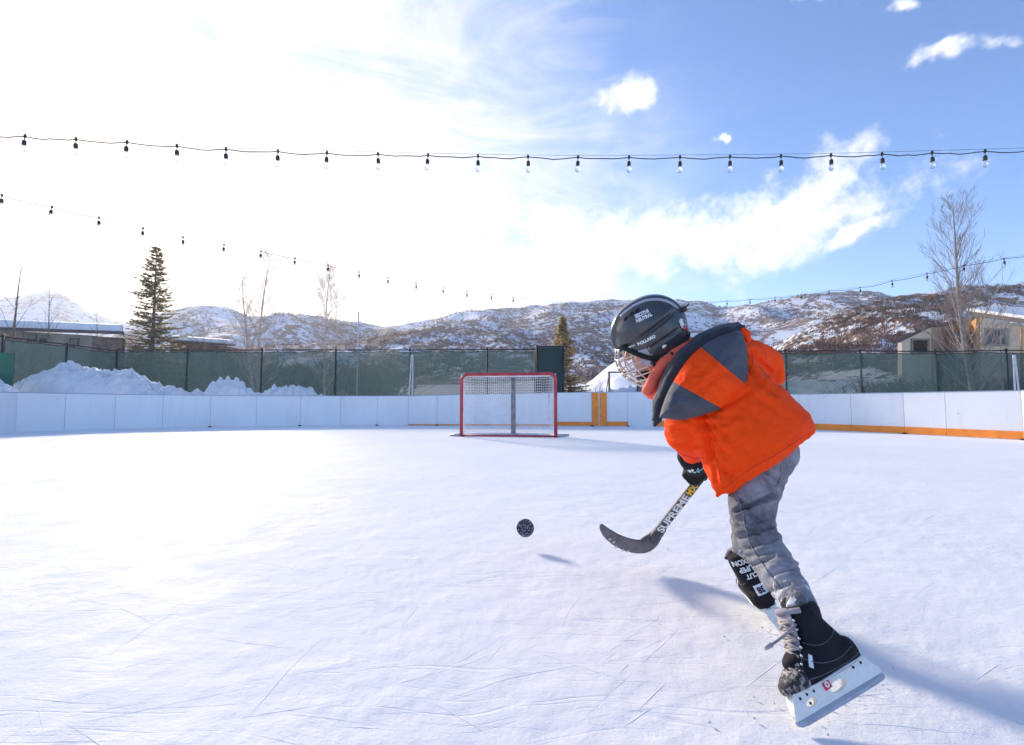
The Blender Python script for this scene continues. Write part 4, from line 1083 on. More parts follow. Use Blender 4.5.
def make_helmet():
    na, nt_ = 132, 54; v = []; f = []
    for j in range(nt_+1):
        for i in range(na):
            a = 2*math.pi*i/na; q = helm_r(a, j/nt_ if j else .002)
            n = Vector((q[0]/.128**2, q[1]/.098**2, q[2]/.118**2)).normalized()
            q = Vector(q) + n*helm_detail(*q); v.append(HL(*q))
    for j in range(nt_):
        for i in range(na): f.append((j*na+i, j*na+(i+1)%na, (j+1)*na+(i+1)%na, (j+1)*na+i))
    f.append(tuple(range(na)))
    mb = MB(); mb.add(v, f); me = mb.mesh()
    bvh = BVHTree.FromPolygons([Vector(x) for x in v], f)
    bm = bmesh.new(); bm.from_mesh(me); bmesh.ops.recalc_face_normals(bm, faces=bm.faces); bm.to_mesh(me); bm.free()
    if sum((Vector(p.center)-HC).dot(p.normal) for p in me.polygons) < 0: me.flip_normals()
    me2 = baked(me, [('SOLIDIFY', dict(thickness=.010, offset=-1))])
    bm = bmesh.new(); bm.from_mesh(me2); bmesh.ops.recalc_face_normals(bm, faces=bm.faces); bm.to_mesh(me2); bm.free()
    hel = link('helmet', me2, M['helmet_shell'], player)
    # foam liner showing under the rim
    mb = MB(); rimv = [HL(*helm_r(2*math.pi*i/60, .985)) for i in range(60)]
    c = sum(rimv, Vector())/60
    pts = [c+(p-c)*.93 for p in rimv]; pts.append(pts[0]); mb.tube(pts, .011, 8, False); mb.build('liner', M['black_foam'], hel, True)
    def onsurf(fv, uv, side=1, off=.0032):
        o = HL(fv, .3*side, uv); hit = bvh.ray_cast(o, -Sh*side)
        return (hit[0] + Sh*side*off, hit[1]) if hit[0] else (HL(fv,.09*side,uv), Sh)
    def text_on(txt, f0, u0, size, ang, mat, name='lettering', origin_fn=onsurf, sx=1.0, side=1, bold=.0):
        cu = bpy.data.curves.new('t', 'FONT'); cu.body = txt; cu.size = size; cu.align_x = 'CENTER'; cu.align_y = 'CENTER'; cu.offset = bold
        to = bpy.data.objects.new('t', cu); COL.objects.link(to); bpy.context.view_layer.update()
        me = bpy.data.meshes.new_from_object(to.evaluated_get(bpy.context.evaluated_depsgraph_get())); bpy.data.objects.remove(to)
        c, s = math.cos(ang), math.sin(ang)
        for vv in me.vertices:
            x, y = vv.co.x*sx, vv.co.y
            xx, yy = x*c-y*s, x*s+y*c
            p, _ = origin_fn(f0 - xx, u0 + yy, side)     # screen-right is backwards on this side
            vv.co = p
        return link(name, me, mat, hel, False)
    text_on('SEOTHI', -.004, .0845, .0135, R(-2), M['white_ink'], sx=.95, bold=.0006)
    text_on('NEUTRAL', -.004, .0722, .0135, R(-2), M['white_ink'], sx=.85, bold=.0006)
    text_on('BOLLARD', .020, .0085, .0125, R(2), M['white_ink'], sx=1.05, bold=.0006)
    # vents
    for (px_, py_) in ((625.5,318.5),(631,314),(637,310.5)):
        eye = Vector((0,0,CAM_Z)); h = bvh.ray_cast(eye, DIR(px_, py_))
        if h[0]:
            nn = h[1] if h[1].dot(DIR(px_,py_)) < 0 else -h[1]; tt = nn.cross(Sh).normalized(); bb = nn.cross(tt)
            mb = MB(); mb.ball(h[0]+nn*.0005, [tt*.0095, bb*.0075, nn*.0035], 14, 8); mb.build('vent', M['black_foam'], hel, True)
    # pale strip imitating the sky's reflection along each edge of the raised centre
    for side in (1, -1):
        pts = []
        for k in range(30):
            u = k/29; f_ = lerp(.06, -.112, u); o = HL(f_*1.0, .029*side, .3) ; hit = bvh.ray_cast(o, -Uh)
            if hit[0] and (hit[0]-HC).dot(Uh) > -.01: pts.append(hit[0])
        if len(pts) > 3:
            mb = MB(); mb.tube(pts, [.002]+[.0055]*(len(pts)-2)+[.002], 8); mb.build('ridge_sheen', M['sheen_pale_plastic'], hel, True)
    # ear loop, screws, strap, sticker, clip
    p, n = onsurf(-.018, -.035, 1, .0); tt = Fh; bb = Uh
    mb = MB(); mb.ball(p, [tt*.008, bb*.008, Sh*.004], 12, 8); mb.build('screw', M['chrome'], hel, True)
    mb = MB(); q0 = [HL(-.03,.089,-.06), HL(-.012,.093,-.082), HL(.012,.09,-.1), HL(.03,.08,-.088), HL(.035,.085,-.06)]; mb.tube(catmull(q0,5), .006, 8); mb.build('ear_loop', M['black_plastic'], hel, True)
    mb = MB(); mb.tube(catmull([HL(-.02,.088,-.07), HL(.01,.08,-.115), HL(.055,.045,-.135), HL(.075,0,-.13)],6), .006, 6); mb.build('chin_strap', M['black_plastic'], hel, True)
    for (fv, uv, c_, r_) in ((-.108,-.002,'white_ink',.017),(-.108,.004,'teal_ink',.010),(-.106,-.011,'red_ink',.009)):
        o = HL(fv, .3, uv); v_ = []; ring = 20
        base_, nn = onsurf(-.095, uv-.002, 1, .0025)
        off = {'white_ink':.0,'teal_ink':.0012,'red_ink':.0016}[c_]
        ctr = base_ + (uv+.002)*Uh*0 + {'white_ink':Uh*0,'teal_ink':Uh*.006+Fh*.003,'red_ink':-Uh*.008-Fh*.002}[c_]
        d1 = Uh.cross(nn).normalized(); d2 = nn.cross(d1)
        mb = MB(); mb.add([ctr+nn*off+d1*math.cos(t*6.283/ring)*r_*.72+d2*math.sin(t*6.283/ring)*r_ for t in range(ring)]+[ctr+nn*(off-.003)+d1*math.cos(t*6.283/ring)*r_*.72+d2*math.sin(t*6.283/ring)*r_ for t in range(ring)], [tuple(range(ring))]+[(i,(i+1)%ring,ring+(i+1)%ring,ring+i) for i in range(ring)]); mb.build('sticker', M[c_], hel)
    mb = MB(); a0 = HL(-.122,.02,.03); mb.obox(a0, Fh*.006, Sh*.012, Uh*.008); mb.tube([a0, a0-Fh*.02+Uh*.006], [.004,.002], 6); mb.build('strap_clip', M['black_plastic'], hel)
    # cage
    cg = MB(); rw = .0025
    def cp(th, ph):
        """cage surface: th side angle, ph from brow (0) to chin (1)"""
        f_ = .105 + .045*math.sin(math.pi*min(1,ph*.9+.1)) - .012*ph; s_ = .088
        return HL(-.02+(f_+.02)*math.cos(th)**.9 if abs(th) < 1.57 else -.02, s_*math.sin(th)*(1-.18*ph), lerp(.012, -.155, ph))
    def c2(th, ph):
        c = max(0.0, math.cos(th)); return cp(th, ph) if c > 0 else HL(-.02, .088*(1-.18*ph)*(1 if th > 0 else -1), lerp(.012,-.155,ph))
    for th in (-1.15,-.9,-.65,-.4,-.15,.15,.4,.65,.9,1.15):
        cg.tube([c2(th, k/12) for k in range(13)], rw, 6)
    for ph in (.2,.36,.5,.62,.74,.87,1.0):
        cg.tube([c2(lerp(-1.3,1.3,k/24), ph) for k in range(25)], rw if ph < 1 else .003, 6)
    cg.tube([c2(lerp(-1.35,1.35,k/24), .02) for k in range(25)], .003, 6)
    for s in (1,-1): cg.tube([c2(s*1.32, k/8) for k in range(9)], .003, 6)
    cg.build('cage', M['chrome'], hel, True)
    mb = MB(); mb.ball(HL(.07,0,-.112), [Fh*.03, Sh*.04, Uh*.014], 14, 8); mb.build('chin_cup', M['black_foam'], hel, True)
    # clear side plate of the cage
    mb = MB(); pl = [c2(1.28,.16)+Sh*.005, c2(1.08,.14)+Sh*.005, c2(1.08,.42)+Sh*.005, c2(1.16,.5)+Sh*.005, c2(1.3,.44)+Sh*.005]
    mb.add(pl+[q-Sh*.003 for q in pl], [(0,1,2,3,4),(9,8,7,6,5)]+[(i,(i+1)%5,5+(i+1)%5,5+i) for i in range(5)]); mb.build('cage_clip', M['sheen_pale_plastic'], hel)
    mb = MB(); mb.ball(HL(-.035,0,-.035), [Fh*.062, Sh*.074, Uh*.06], 18, 12); hm_ = mb.mesh(); displace(hm_, lambda c, n: .003*noise.noise(c*90)); link('hair', hm_, M['hair'], player)
make_helmet()

# ---- jacket
AX = (Vector((-61, 0, 89))).normalized()       # torso axis in the picture plane (x right, z up)
CR = Vector((AX.z, 0, -AX.x))                   # across the torso
M['jacket_seam'] = simple('jacket_seam', (.55,.035,.005), .8, var=.1)
def make_jacket():
    mb = MB(); secs = []
    for (px,py,d,hw,rd) in ((765,462,1.39,54.5,.105),(763,458,1.39,55.5,.118),(757,447,1.39,55,.130),(745,430,1.40,53,.138),(733,412,1.41,51,.140),(721,394,1.425,48,.138),(711,378,1.45,44,.118),(703,365,1.46,36,.10),(697,355,1.46,24,.08)):
        k = mpx(d); ax = (CR*.98).normalized(); dep = (AWAY - AX*.16*sstep(380,440,py)).normalized()
        secs.append((P(px,py,d), ax*hw*k, dep*rd))
    mb.loft(secs, 36, 2.25)
    # lowest front corner of the hem hanging down
    mb.capsule([P(729,468,1.36), P(721,484,1.35), P(717.5,494,1.345)], [.060,.036,.012], 14)
    # near sleeve
    mb.capsule([P(697,392,1.40), P(689,412,1.41), P(687,432,1.46), P(691,443,1.53), P(695,450,1.60)], [.075,.072,.066,.060,.052], 20)
    # far sleeve
    mb.capsule([P(728,362,1.52), P(748,357,1.58), P(766,364,1.63), P(769,377,1.65), P(761,392,1.64)], [.07,.064,.056,.05,.044], 18)
    # collar
    mb.capsule([P(690,362,1.46), P(676,362,1.47)], [.07,.06], 16)
    me = remesh(mb, .0052, 4, .6)
    hem_d = AX
    def disp(c, n):
        q = c*1.0
        px, py = shade_free_px(c)
        # soft padded puckers with cross-folds running down from the shoulder
        along = (c - P(703,365,1.45)).dot(-AX); across = (c-P(703,365,1.45)).dot(CR)
        puff = .009*fbm(Vector((q.x*6, q.y*6, q.z*6)), 2)
        fold = noise.noise(Vector((along*5+across*3, across*9-along*5, 4)))
        puff += .0085*(abs(fold)**.6)*(1 if fold > 0 else -1)*.55
        fold2 = noise.noise(Vector((along*20+2, across*28-along*14, 9)))
        puff += -.0016*(1-min(1, abs(fold2)*4))
        cr = noise.noise(Vector((along*7, across*26-along*10, 31))); puff -= .0035*max(0, 1-abs(cr)*9)*(.4+.6*sstep(-.1,.3,noise.noise(c*7)))
        # tight wrinkles at the elbow and armpit
        w_ = math.exp(-((px-703)**2+(py-432)**2)/700); puff += .005*w_*math.sin(along*150+5*fold)
        w_ = math.exp(-((px-722)**2+(py-470)**2)/900); puff += .004*w_*math.sin(across*130+6*fold)
        w_ = math.exp(-((px-752)**2+(py-372)**2)/500); puff += .003*w_*math.sin(along*130+6*fold)
        # dark crease between sleeve and body
        a = Vector((700,414)); b = Vector((709,458)); ab = b-a; t = max(0,min(1,(Vector((px,py))-a).dot(ab)/ab.length_squared)); dd = (Vector((px,py))-a-ab*t).length
        puff -= .030*math.exp(-(dd/3.4)**2)
        # seam from sleeve along the back
        a = Vector((703,417)); b = Vector((748,392)); ab = b-a; t = max(0,min(1,(Vector((px,py))-a).dot(ab)/ab.length_squared)); dd = (Vector((px,py))-a-ab*t).length
        if n.y < .2: puff -= .010*math.exp(-(dd/3.2)**2)
        for (A, B, w_, am) in (((708,424),(724,458),2.4,-.008),((711,421),(735,447),2.2,-.006),((713,446),(716,482),2.4,-.007),((719,458),(730,476),2.0,-.005),((706,417),(742,415),2.6,-.005),((752,352),(770,372),2.2,-.008),((747,366),(776,395),2.4,-.008),((676,428),(700,436),2.2,-.005),((680,445),(702,446),2.0,-.005),((760,398),(786,418),3.5,-.004),((728,478),(798,434),2.0,-.003),((673,412),(696,424),2.4,-.005)):
            a = Vector(A); b = Vector(B); ab = b-a; t = max(0,min(1,(Vector((px,py))-a).dot(ab)/ab.length_squared)); dv = Vector((px,py))-a-ab*t; dd = dv.length
            if n.y < .25: puff += 1.6*am*math.exp(-(dd/w_)**2)*(1-.5*t) - am*.45*math.exp(-((dd-w_*2.2)/(w_*1.3))**2)*(1-.6*t)
        # hem stitching line
        hd = (c - P(766,464,1.39)).dot(AX)
        puff -= .004*math.exp(-((hd-.035)/.006)**2)*(1 if py > 430 else 0)
        return puff
    displace(me, disp); displace(me, lambda c, n: .0009*noise.noise(c*40))
    jk = link('jacket', me, [M['orange_fabric']], player)
    bvj = BVHTree.FromPolygons([v.co.copy() for v in me.vertices], [tuple(p.vertices) for p in me.polygons])
    for pts in ([(722,489),(735,480),(750,469),(768,459),(786,448),(805,436)], [(709,430),(713,445),(717,462),(721,480)], [(676,450),(684,455),(694,458),(703,458)], [(749,344),(752,354),(752,366),(748,378)]):
        q_ = [bvj.ray_cast(Vector((0,0,CAM_Z)), DIR(v[0], v[1])) for v in catmull([Vector((a,b,0)) for a,b in pts], 8)]
        q_ = [x[0]+x[1]*.0004 for x in q_ if x[0]]
        if len(q_) > 4: mb = MB(); mb.tube(q_, .0009, 5); mb.build('seam', M['jacket_seam'], jk, True)
    # ---- hood lying on the back
    out = [(659,418),(663,404),(669,389),(677,374),(687,360),(699,348),(712,339),(727,333),(740,331),(746,345),(748,364),(748,383),(738,396),(722,408),(700,416),(680,420)]
    cx = sum(p[0] for p in out)/len(out); cy = sum(p[1] for p in out)/len(out)
    O = catmull([Vector((a,b,0)) for a,b in out+[out[0]]], 8)[:-1]; n = len(O); K = 26; v = []; f = []
    def hd(px, py):    # middle depth of the hood, following the back
        return 1.312 + .0006*(392-py) + .0002*(px-700)
    for side in (0, 1):
        for j in range(K+1):
            s = 1 - j/K
            for i, p in enumerate(O):
                px, py = cx+(p.x-cx)*s, cy+(p.y-cy)*s
                bul = (1-s**2.6)**.5
                q3 = Vector((px*.045, py*.045, side*7))
                wr = .010*fbm(q3*1.3, 4)*bul + .006*abs(noise.noise(Vector((px*.03+py*.07, py*.02-px*.05, 3))))*bul
                d = hd(px,py) + (-.056*bul - wr*1.3 if side == 0 else .05*bul)
                v.append(P(px,py,d))
    L_ = (K+1)*n
    for side in (0,1):
        for j in range(K):
            for i in range(n):
                q = (side*L_+j*n+i, side*L_+j*n+(i+1)%n, side*L_+(j+1)*n+(i+1)%n, side*L_+(j+1)*n+i)
                f.append(q if side == 0 else q[::-1])
    for i in range(n): f.append((i, L_+i, L_+(i+1)%n, (i+1)%n))
    mb = MB(); mb.add(v, f); me = mb.mesh()
    bm = bmesh.new(); bm.from_mesh(me); bmesh.ops.remove_doubles(bm, verts=bm.verts, dist=.0004); bmesh.ops.recalc_face_normals(bm, faces=bm.faces)
    for (p0_, p1_) in (((703,349),(745,384)), ((676,383),(721,408))):
        eye = Vector((0,0,CAM_Z)); nn_ = DIR(*p0_).cross(DIR(*p1_)).normalized()
        bmesh.ops.bisect_plane(bm, geom=bm.verts[:]+bm.edges[:]+bm.faces[:], plane_co=eye, plane_no=nn_, dist=1e-6)
    for fc in bm.faces:
        c = fc.calc_center_median(); px, py = shade_free_px(c)
        l1 = (745-703)*(py-349)-(384-349)*(px-703)     # <0 above line
        l2 = (721-676)*(py-383)-(408-383)*(px-676)
        fc.material_index = 1 if l1 < 0 else (1 if l2 > 0 else 0)
    bm.to_mesh(me); bm.free()
    displace(me, lambda c, n: .0012*noise.noise(c*50))
    link('hood', me, [M['orange_fabric'], M['grey_fabric']], jk)
    # hood rim, thick rolled edge
    rim = catmull([P(656,421,1.33), P(660,406,1.325), P(668,387,1.33), P(680,367,1.34), P(695,351,1.35), P(712,338,1.36), P(730,331,1.37), P(743,328,1.39)], 7)
    mb = MB(); mb.tube(rim, [.012+.009*math.sin(math.pi*min(1,(k/len(rim))*1.1+.05)) for k in range(len(rim))], 14)
    me = mb.mesh(); displace(me, lambda c, n: .005*noise.noise(c*28)+.002*noise.noise(c*70)); link('hood_rim', me, M['dark_fabric'], jk)
    rim2 = catmull([P(660,412,1.42), P(662,398,1.40), P(669,380,1.40), P(681,361,1.40), P(697,345,1.42), P(716,334,1.44), P(738,329,1.46)], 7)
    mb = MB(); mb.tube(rim2, .024, 14); me = mb.mesh(); displace(me, lambda c, n: .005*noise.noise(c*28)); link('hood_lining', me, M['grey_fabric'], jk)
    mb = MB(); mb.capsule([P(742,331,1.38), P(746,334,1.37), P(748,340,1.38)], [.012,.014,.008], 10); mb.build('hood_tab', M['orange_fabric'], jk, True)
    mb = MB(); mb.capsule([P(735,329,1.38), P(744,326,1.38)], [.008,.003], 8); mb.capsule([P(657,420,1.33), P(655,425,1.33)], [.012,.005], 8); mb.build('hood_toggle', M['dark_fabric'], jk, True)
    # collar standing in front of the hood
    col = catmull([P(648,391,1.44), P(652,383,1.43), P(658,371,1.43), P(668,359,1.43), P(680,349,1.44), P(690,342,1.46)], 6)
    mb = MB(); mb.capsule(col, [.017]*len(col), 14); me = mb.mesh(); displace(me, lambda c, n: .004*noise.noise(c*35)); link('collar', me, M['coral_fabric'], jk)
    col = catmull([P(652,393,1.50), P(658,388,1.46), P(664,378,1.47), P(676,364,1.47), P(688,352,1.48)], 6)
    mb = MB(); mb.capsule(col, [.021]*len(col), 14); me = mb.mesh(); displace(me, lambda c, n: .003*noise.noise(c*35)); link('collar', me, M['coral_fabric'], jk)
make_jacket()

# ---- jeans
def mat_jeans():
    m, nt, b = newmat('grey_denim'); p = pos(nt)
    c = mixc(nt, ramp(nt, tex(nt, 9, 6, .65, p), .36, .66), (.075,.075,.088), (.30,.30,.33))
    c = mixc(nt, math_(nt, 'MULTIPLY', ramp(nt, tex(nt, 260, 3, .6, p), .35, .7), .25), c, (.38,.38,.4))
    # snow dust caught low on the shins
    sep = N(nt, 'ShaderNodeSeparateXYZ', {0: p}).outputs[2]
    low = math_(nt, 'SUBTRACT', 1.0, ramp(nt, sep, .12, .36))
    sn = ramp(nt, math_(nt, 'ADD', tex(nt, 26, 6, .75, mapped(nt, p, (1,1.6,.7))), math_(nt, 'MULTIPLY', low, .26)), .70, .80)
    nt.links.new(mixc(nt, math_(nt, 'MULTIPLY', sn, .85), c, (.8,.82,.86)), b.inputs['Base Color'])
    b.inputs['Roughness'].default_value = .85
    h = bump(nt, b, tex(nt, 400, 2, .5, p), .25, .0008); bump(nt, b, math_(nt, 'ADD', tex(nt, 30, 5, .6, p), sn), .45, .004, h)
    return m
M['denim'] = mat_jeans()
M['denim_seam'] = simple('denim_seam', (.2,.2,.23), .8, var=.2, vs=80)
def make_jeans():
    mb = MB()
    mb.ball(P(766,450,1.42), [Vector((.082,0,.03)), Vector((0,.09,0)), Vector((-.03,0,.09))], 20, 14)
    mb.capsule([P(761,462,1.40), P(753,490,1.37), P(752,510,1.34), P(754,530,1.31), P(763,550,1.275), P(778,570,1.22), P(789,588,1.17), P(797,600,1.13), P(799,603,1.12)], [.080,.070,.060,.050,.051,.048,.043,.039,.039], 22)
    mb.capsule([P(758,466,1.46), P(751,488,1.50), P(747,508,1.56), P(746,522,1.60), P(747,538,1.54), P(747,548,1.48)], [.075,.060,.050,.048,.044,.042], 18)
    me = remesh(mb, .0048, 4, .6)
    kn = P(763,545,1.29); an = P(800,608,1.12); ax = (kn-an).normalized()
    hip = P(768,475,1.40); ax2 = (hip-kn).normalized()
    def disp(c, n):
        px, py = shade_free_px(c); t = (c-an).dot(ax); side = (c-an).dot(RIGHT)
        fz = noise.noise(c*9)
        h = .005*fbm(c*13, 4)
        shin = (1-sstep(.22,.30,t)) if c.y < 1.38 else 0
        ph = t*135 + 5.5*fz + side*34 + 3*noise.noise(c*22)
        h += shin*.0045*(math.sin(ph)*.5+.5)**2*(.4+.9*abs(noise.noise(c*14)))
        kneew = math.exp(-((py-545)/24)**2)*(1 if c.y < 1.42 else .5)
        h += kneew*.003*(math.sin((c-kn).dot(ax2)*120+side*80+6*fz)*.5)
        # big diagonal fold on the thigh
        for (A, B, w_, am) in (((737,511),(776,494),2.2,-.008),((744,549),(776,539),1.7,-.003),((750,567),(774,556),1.5,-.0035),((772,576),(799,566),1.6,-.003),((770,592),(790,583),1.4,-.003),((758,561),(790,566),1.6,-.002),((738,526),(760,534),2.0,-.004),((765,470),(783,484),2.2,-.004),((738,516),(774,499),2.8,.004),((738,538),(770,527),2.2,-.005),((748,556),(775,551),2.0,-.003),((740,500),(760,520),2.5,-.004)):
            a = Vector(A); b = Vector(B); ab = b-a; tt = max(0,min(1,(Vector((px,py))-a).dot(ab)/ab.length_squared)); dd = (Vector((px,py))-a-ab*tt).length
            if n.y < .3: h += 1.7*am*math.exp(-(dd/w_)**2) - .6*am*math.exp(-((dd-w_*2)/(w_*1.2))**2)
        if c.y > 1.42: h += .003*math.sin(c.z*130+4*fz)*(1 if c.z < .42 else 0)
        return h
    displace(me, disp)
    j = link('jeans', me, M['denim'], player)
    bv = BVHTree.FromPolygons([v.co.copy() for v in me.vertices], [tuple(p.vertices) for p in me.polygons])
    def on(px, py):
        o = Vector((0,0,CAM_Z)); d = DIR(px,py); h = bv.ray_cast(o, d); return (h[0]+h[1]*.0008) if h[0] else None
    # pocket and side seams as stitched welts
    for pts, r_ in (([(757,463),(760,473),(766,481),(772,486),(778,484),(781,475),(781,465)], .0016), ([(734,490),(739,502),(743,515),(746,530),(751,545),(760,560),(770,574),(780,588)], .0022)):
        q = [on(*p) for p in [tuple(v)[:2] for v in catmull([Vector((a,b,0)) for a,b in pts], 6)]]; q = [x for x in q if x is not None]
        if len(q) > 3:
            mb = MB(); mb.tube(q, r_, 6); mb.build('seam', M['denim_seam'], j, True)
    # dark sock opening at the cuff
    mb = MB(); mb.capsule([P(797,603,1.125), P(803,613,1.105), P(806,620,1.095)], [.036,.037,.034], 18); mb.build('sock', M['black_foam'], player, True)
make_jeans()

# ---- skates
def mat_boot():
    m, nt, b = newmat('skate_boot_fabric'); p = pos(nt)
    wv_ = N(nt, 'ShaderNodeTexWave', {'Vector': mapped(nt, p, (1,1,1), (0, R(20), 0)), 'Scale': 90.0, 'Distortion': 1.5, 'Detail': 1})
    c = mixc(nt, tex(nt, 30, 4, .6, p), (.008,.008,.010), (.022,.021,.026))
    wall_ = ramp(nt, tex(nt, 45, 6, .8, p), .66, .76)
    c = mixc(nt, math_(nt, 'MULTIPLY', wall_, .0), c, (.5,.5,.55))
    nt.links.new(c, b.inputs['Base Color']); b.inputs['Roughness'].default_value = .7; b.inputs['Specular IOR Level'].default_value = .15
    bump(nt, b, wv_.outputs['Fac'], .3, .0012); return m
M['boot'] = mat_boot(); M['boot_piping'] = simple('boot_piping', (.09,.09,.1), .5, var=.2)
def mat_toe():
    m, nt, b = newmat('snowy_toe_cap'); p = pos(nt)
    s = ramp(nt, tex(nt, 85, 6, .75, p), .47, .62)
    nt.links.new(mixc(nt, s, (.015,.015,.017), (.38,.35,.34)), b.inputs['Base Color']); b.inputs['Roughness'].default_value = .75
    bump(nt, b, s, .6, .003); return m
M['toe'] = mat_toe()
M['tongue'] = simple('tongue', (.30,.27,.31), .85, var=.25, vs=30, bs=.5, bscale=80, bdist=.003)
def loft_hull(mb, secs, n=22, e=2.4): mb.loft(secs, n, e)
def make_skate(name, O, X, U, scale=1.0, texts=None, label=None):
    """O: blade contact below mid foot; X: toe direction; U: up"""
    X = X.normalized(); U = (U - X*U.dot(X)).normalized(); Y = U.cross(X).normalized()
    def q(x, y, z): return O + (X*x + Y*y + U*z)*scale
    root = empty(name, O); root.parent = player; root.matrix_parent_inverse = parent_world(player).inverted()
    if label: root['label'] = label
    # boot: foot + shaft
    mb = MB(); hz = .058
    foot = []
    for (x, w_, zc, h) in ((-.105,.012,.022+hz,.016),(-.098,.026,.026+hz,.026),(-.08,.034,.03+hz,.032),(-.04,.034,.032+hz,.036),(0,.036,.032+hz,.036),(.04,.039,.028+hz,.030),(.075,.035,.022+hz,.023),(.1,.027,.017+hz,.016),(.112,.016,.015+hz,.010),(.116,.007,.0145+hz,.005)):
        foot.append((q(x,0,zc), Y*w_*scale, U*h*scale))
    mb.loft(foot, 22, 2.5)
    shaft = []
    for (x0, x1, w_, z) in ((-.094,.05,.033,.03),(-.094,.048,.034,.048),(-.086,.036,.036,.07),(-.076,.024,.036,.092),(-.066,.016,.037,.114),(-.058,.014,.038,.134),(-.052,.010,.036,.15),(-.046,.0,.031,.158)):
        shaft.append((q((x0+x1)/2,0,z+hz-.01), X*((x1-x0)/2)*scale, Y*w_*scale))
    mb.loft(shaft, 22, 2.6)
    mb.ball(q(.03,0,.07+hz-.01), [X*.05*scale, Y*.032*scale, (U*.022-X*.02)*scale], 16, 10); mb.ball(q(.062,0,.034+hz), [(X*.04-U*.018)*scale, Y*.033*scale, (U*.018+X*.006)*scale], 16, 10)
    me = remesh(mb, .0035, 3, .6); bt = link('boot', me, M['boot'], root)
    bvh = BVHTree.FromPolygons([v.co.copy() for v in me.vertices], [tuple(p.vertices) for p in me.polygons])
    # toe cap
    mb = MB(); mb.loft([(q(.066,0,.0255+hz),Y*.0392*scale,U*.0270*scale),(q(.085,0,.0215+hz),Y*.034*scale,U*.0215*scale),(q(.103,0,.0175+hz),Y*.0275*scale,U*.0165*scale),(q(.116,0,.0155+hz),Y*.016*scale,U*.0115*scale),(q(.121,0,.0145+hz),Y*.006*scale,U*.005*scale)], 22, 2.5)
    me = mb.mesh(); displace(me, lambda c, n: .001*noise.noise(c*120)); link('toe_cap', me, M['toe'], root)
    # tongue + padded collar
    mb = MB(); tp = [(.012,.205),(.018,.178),(.027,.15),(.038,.124),(.055,.102),(.08,.084)]
    mb.loft([(q(x,0,z+.006), Y*w_*scale, (X*.5+U*.6)*.008*scale) for (x,z),w_ in zip(tp,(.026,.030,.029,.026,.024,.018))], 14, 2.2)
    mb.build('tongue', M['tongue'], root, True)
    ring = [q(-.018+.036*math.cos(t), .038*math.sin(t), .196+.010*math.cos(t)) for t in [math.pi*(-.42)+2*math.pi*.42*k/28 for k in range(29)]]
    mb = MB(); mb.tube(ring, .0065*scale, 8, False); mb.build('collar_padding', M['tongue'], root, True)
    # laces: crossing pairs
    mb = MB(); rows = 8
    def lp(k, s):
        t = k/(rows-1); x = interp([(0,.088),(.3,.062),(.55,.043),(.8,.029),(1,.021)], t); z = interp([(0,.088),(.3,.108),(.55,.132),(.8,.161),(1,.186)], t)
        return q(x-.001, s*.026, z-.001)
    for k in range(rows-1):
        for s in (1,-1):
            a, b_ = lp(k,s), lp(k+1,-s); m_ = (a+b_)/2 + (X*.6+U*.6)*.014*scale; mb.tube([a, a.lerp(m_,.6)+X*.002, m_, b_.lerp(m_,.6)+X*.002, b_], .0034*scale, 6)
    for k in range(rows):
        a, b_ = lp(k,1), lp(k,-1); m_ = (a+b_)/2+(X*.6+U*.6)*.010*scale; mb.tube([a, m_, b_], .0034*scale, 6)
    mb.build('laces', M['lace'], root, True)
    mb = MB()
    for k in range(rows):
        for s in (1,-1): mb.ball(lp(k,s)-X*.004*scale+Y*s*.004*scale, .0032*scale, 8, 6)
    mb.build('eyelets', M['metal_light'], root, True)
    # holder with cut-outs: outer profile and holes as separate panels bridged round
    hp = [(-.108,.063),(-.113,.05),(-.121,.038),(-.130,.029),(-.134,.022),(-.130,.0165),(-.12,.016),(.0,.016),(.112,.016),(.122,.018),(.125,.026),(.119,.042),(.108,.060),(.08,.059),(.03,.058),(-.02,.06),(-.07,.063)]
    me = holder_mesh(q, Y*scale, hp, [(-.01,.036,.026,.011),(.072,.034,.016,.008)])
    ho = link('blade_holder', me, M['white_plastic'], root, False); bv_ = ho.modifiers.new('b','BEVEL'); bv_.width = .0018; bv_.segments = 2; bv_.limit_method = 'ANGLE'
    mb = MB(); mb.loft([(q(x,0,z+.0625), X*.0004, Y*w_*scale) for x, z, w_ in ()] or [(q(-.104,0,.0645),Y*.024*scale,U*.003*scale),(q(-.05,0,.0645),Y*.034*scale,U*.003*scale),(q(.04,0,.0625),Y*.036*scale,U*.003*scale),(q(.108,0,.063),Y*.02*scale,U*.003*scale)], 16, 3); mb.build('outsole', M['white_plastic'], root, True)
    for x, z in ((-.092,.052),(-.068,.051),(.055,.05),(.075,.051),(.095,.05),(.078,.0345)):
        mb = MB(); 
        for s in (1,-1): mb.ball(q(x, s*.0125, z), [X*.0032*scale, Y*.0022*scale, U*.0032*scale], 10, 6)
        mb.build('rivet', M['black_plastic'], root, True)
    # steel runner
    pr = [(-.132,.0155),(-.138,.011),(-.136,.005),(-.128,.001),(-.1,0),(0,-.0005),(.1,0),(.118,.002),(.127,.007),(.129,.0155)]
    mb = MB(); mb.extrude(pr, -.0022*scale, .0022*scale, (O, X*scale, U*scale, Y)); mb.build('blade', M['steel'], root, bevel=.0004)
    mb = MB(); pr2 = [(x, z+.001) if z < .012 else (x*.995, z+.004) for x, z in pr]; mb.extrude([(-.133,.0158),(-.1,.0075),(0,.007),(.1,.0075),(.126,.0158)], -.0042*scale, .0042*scale, (O, X*scale, U*scale, Y)); mb.build('blade_sleeve', M['sheen_pale_plastic'], root)
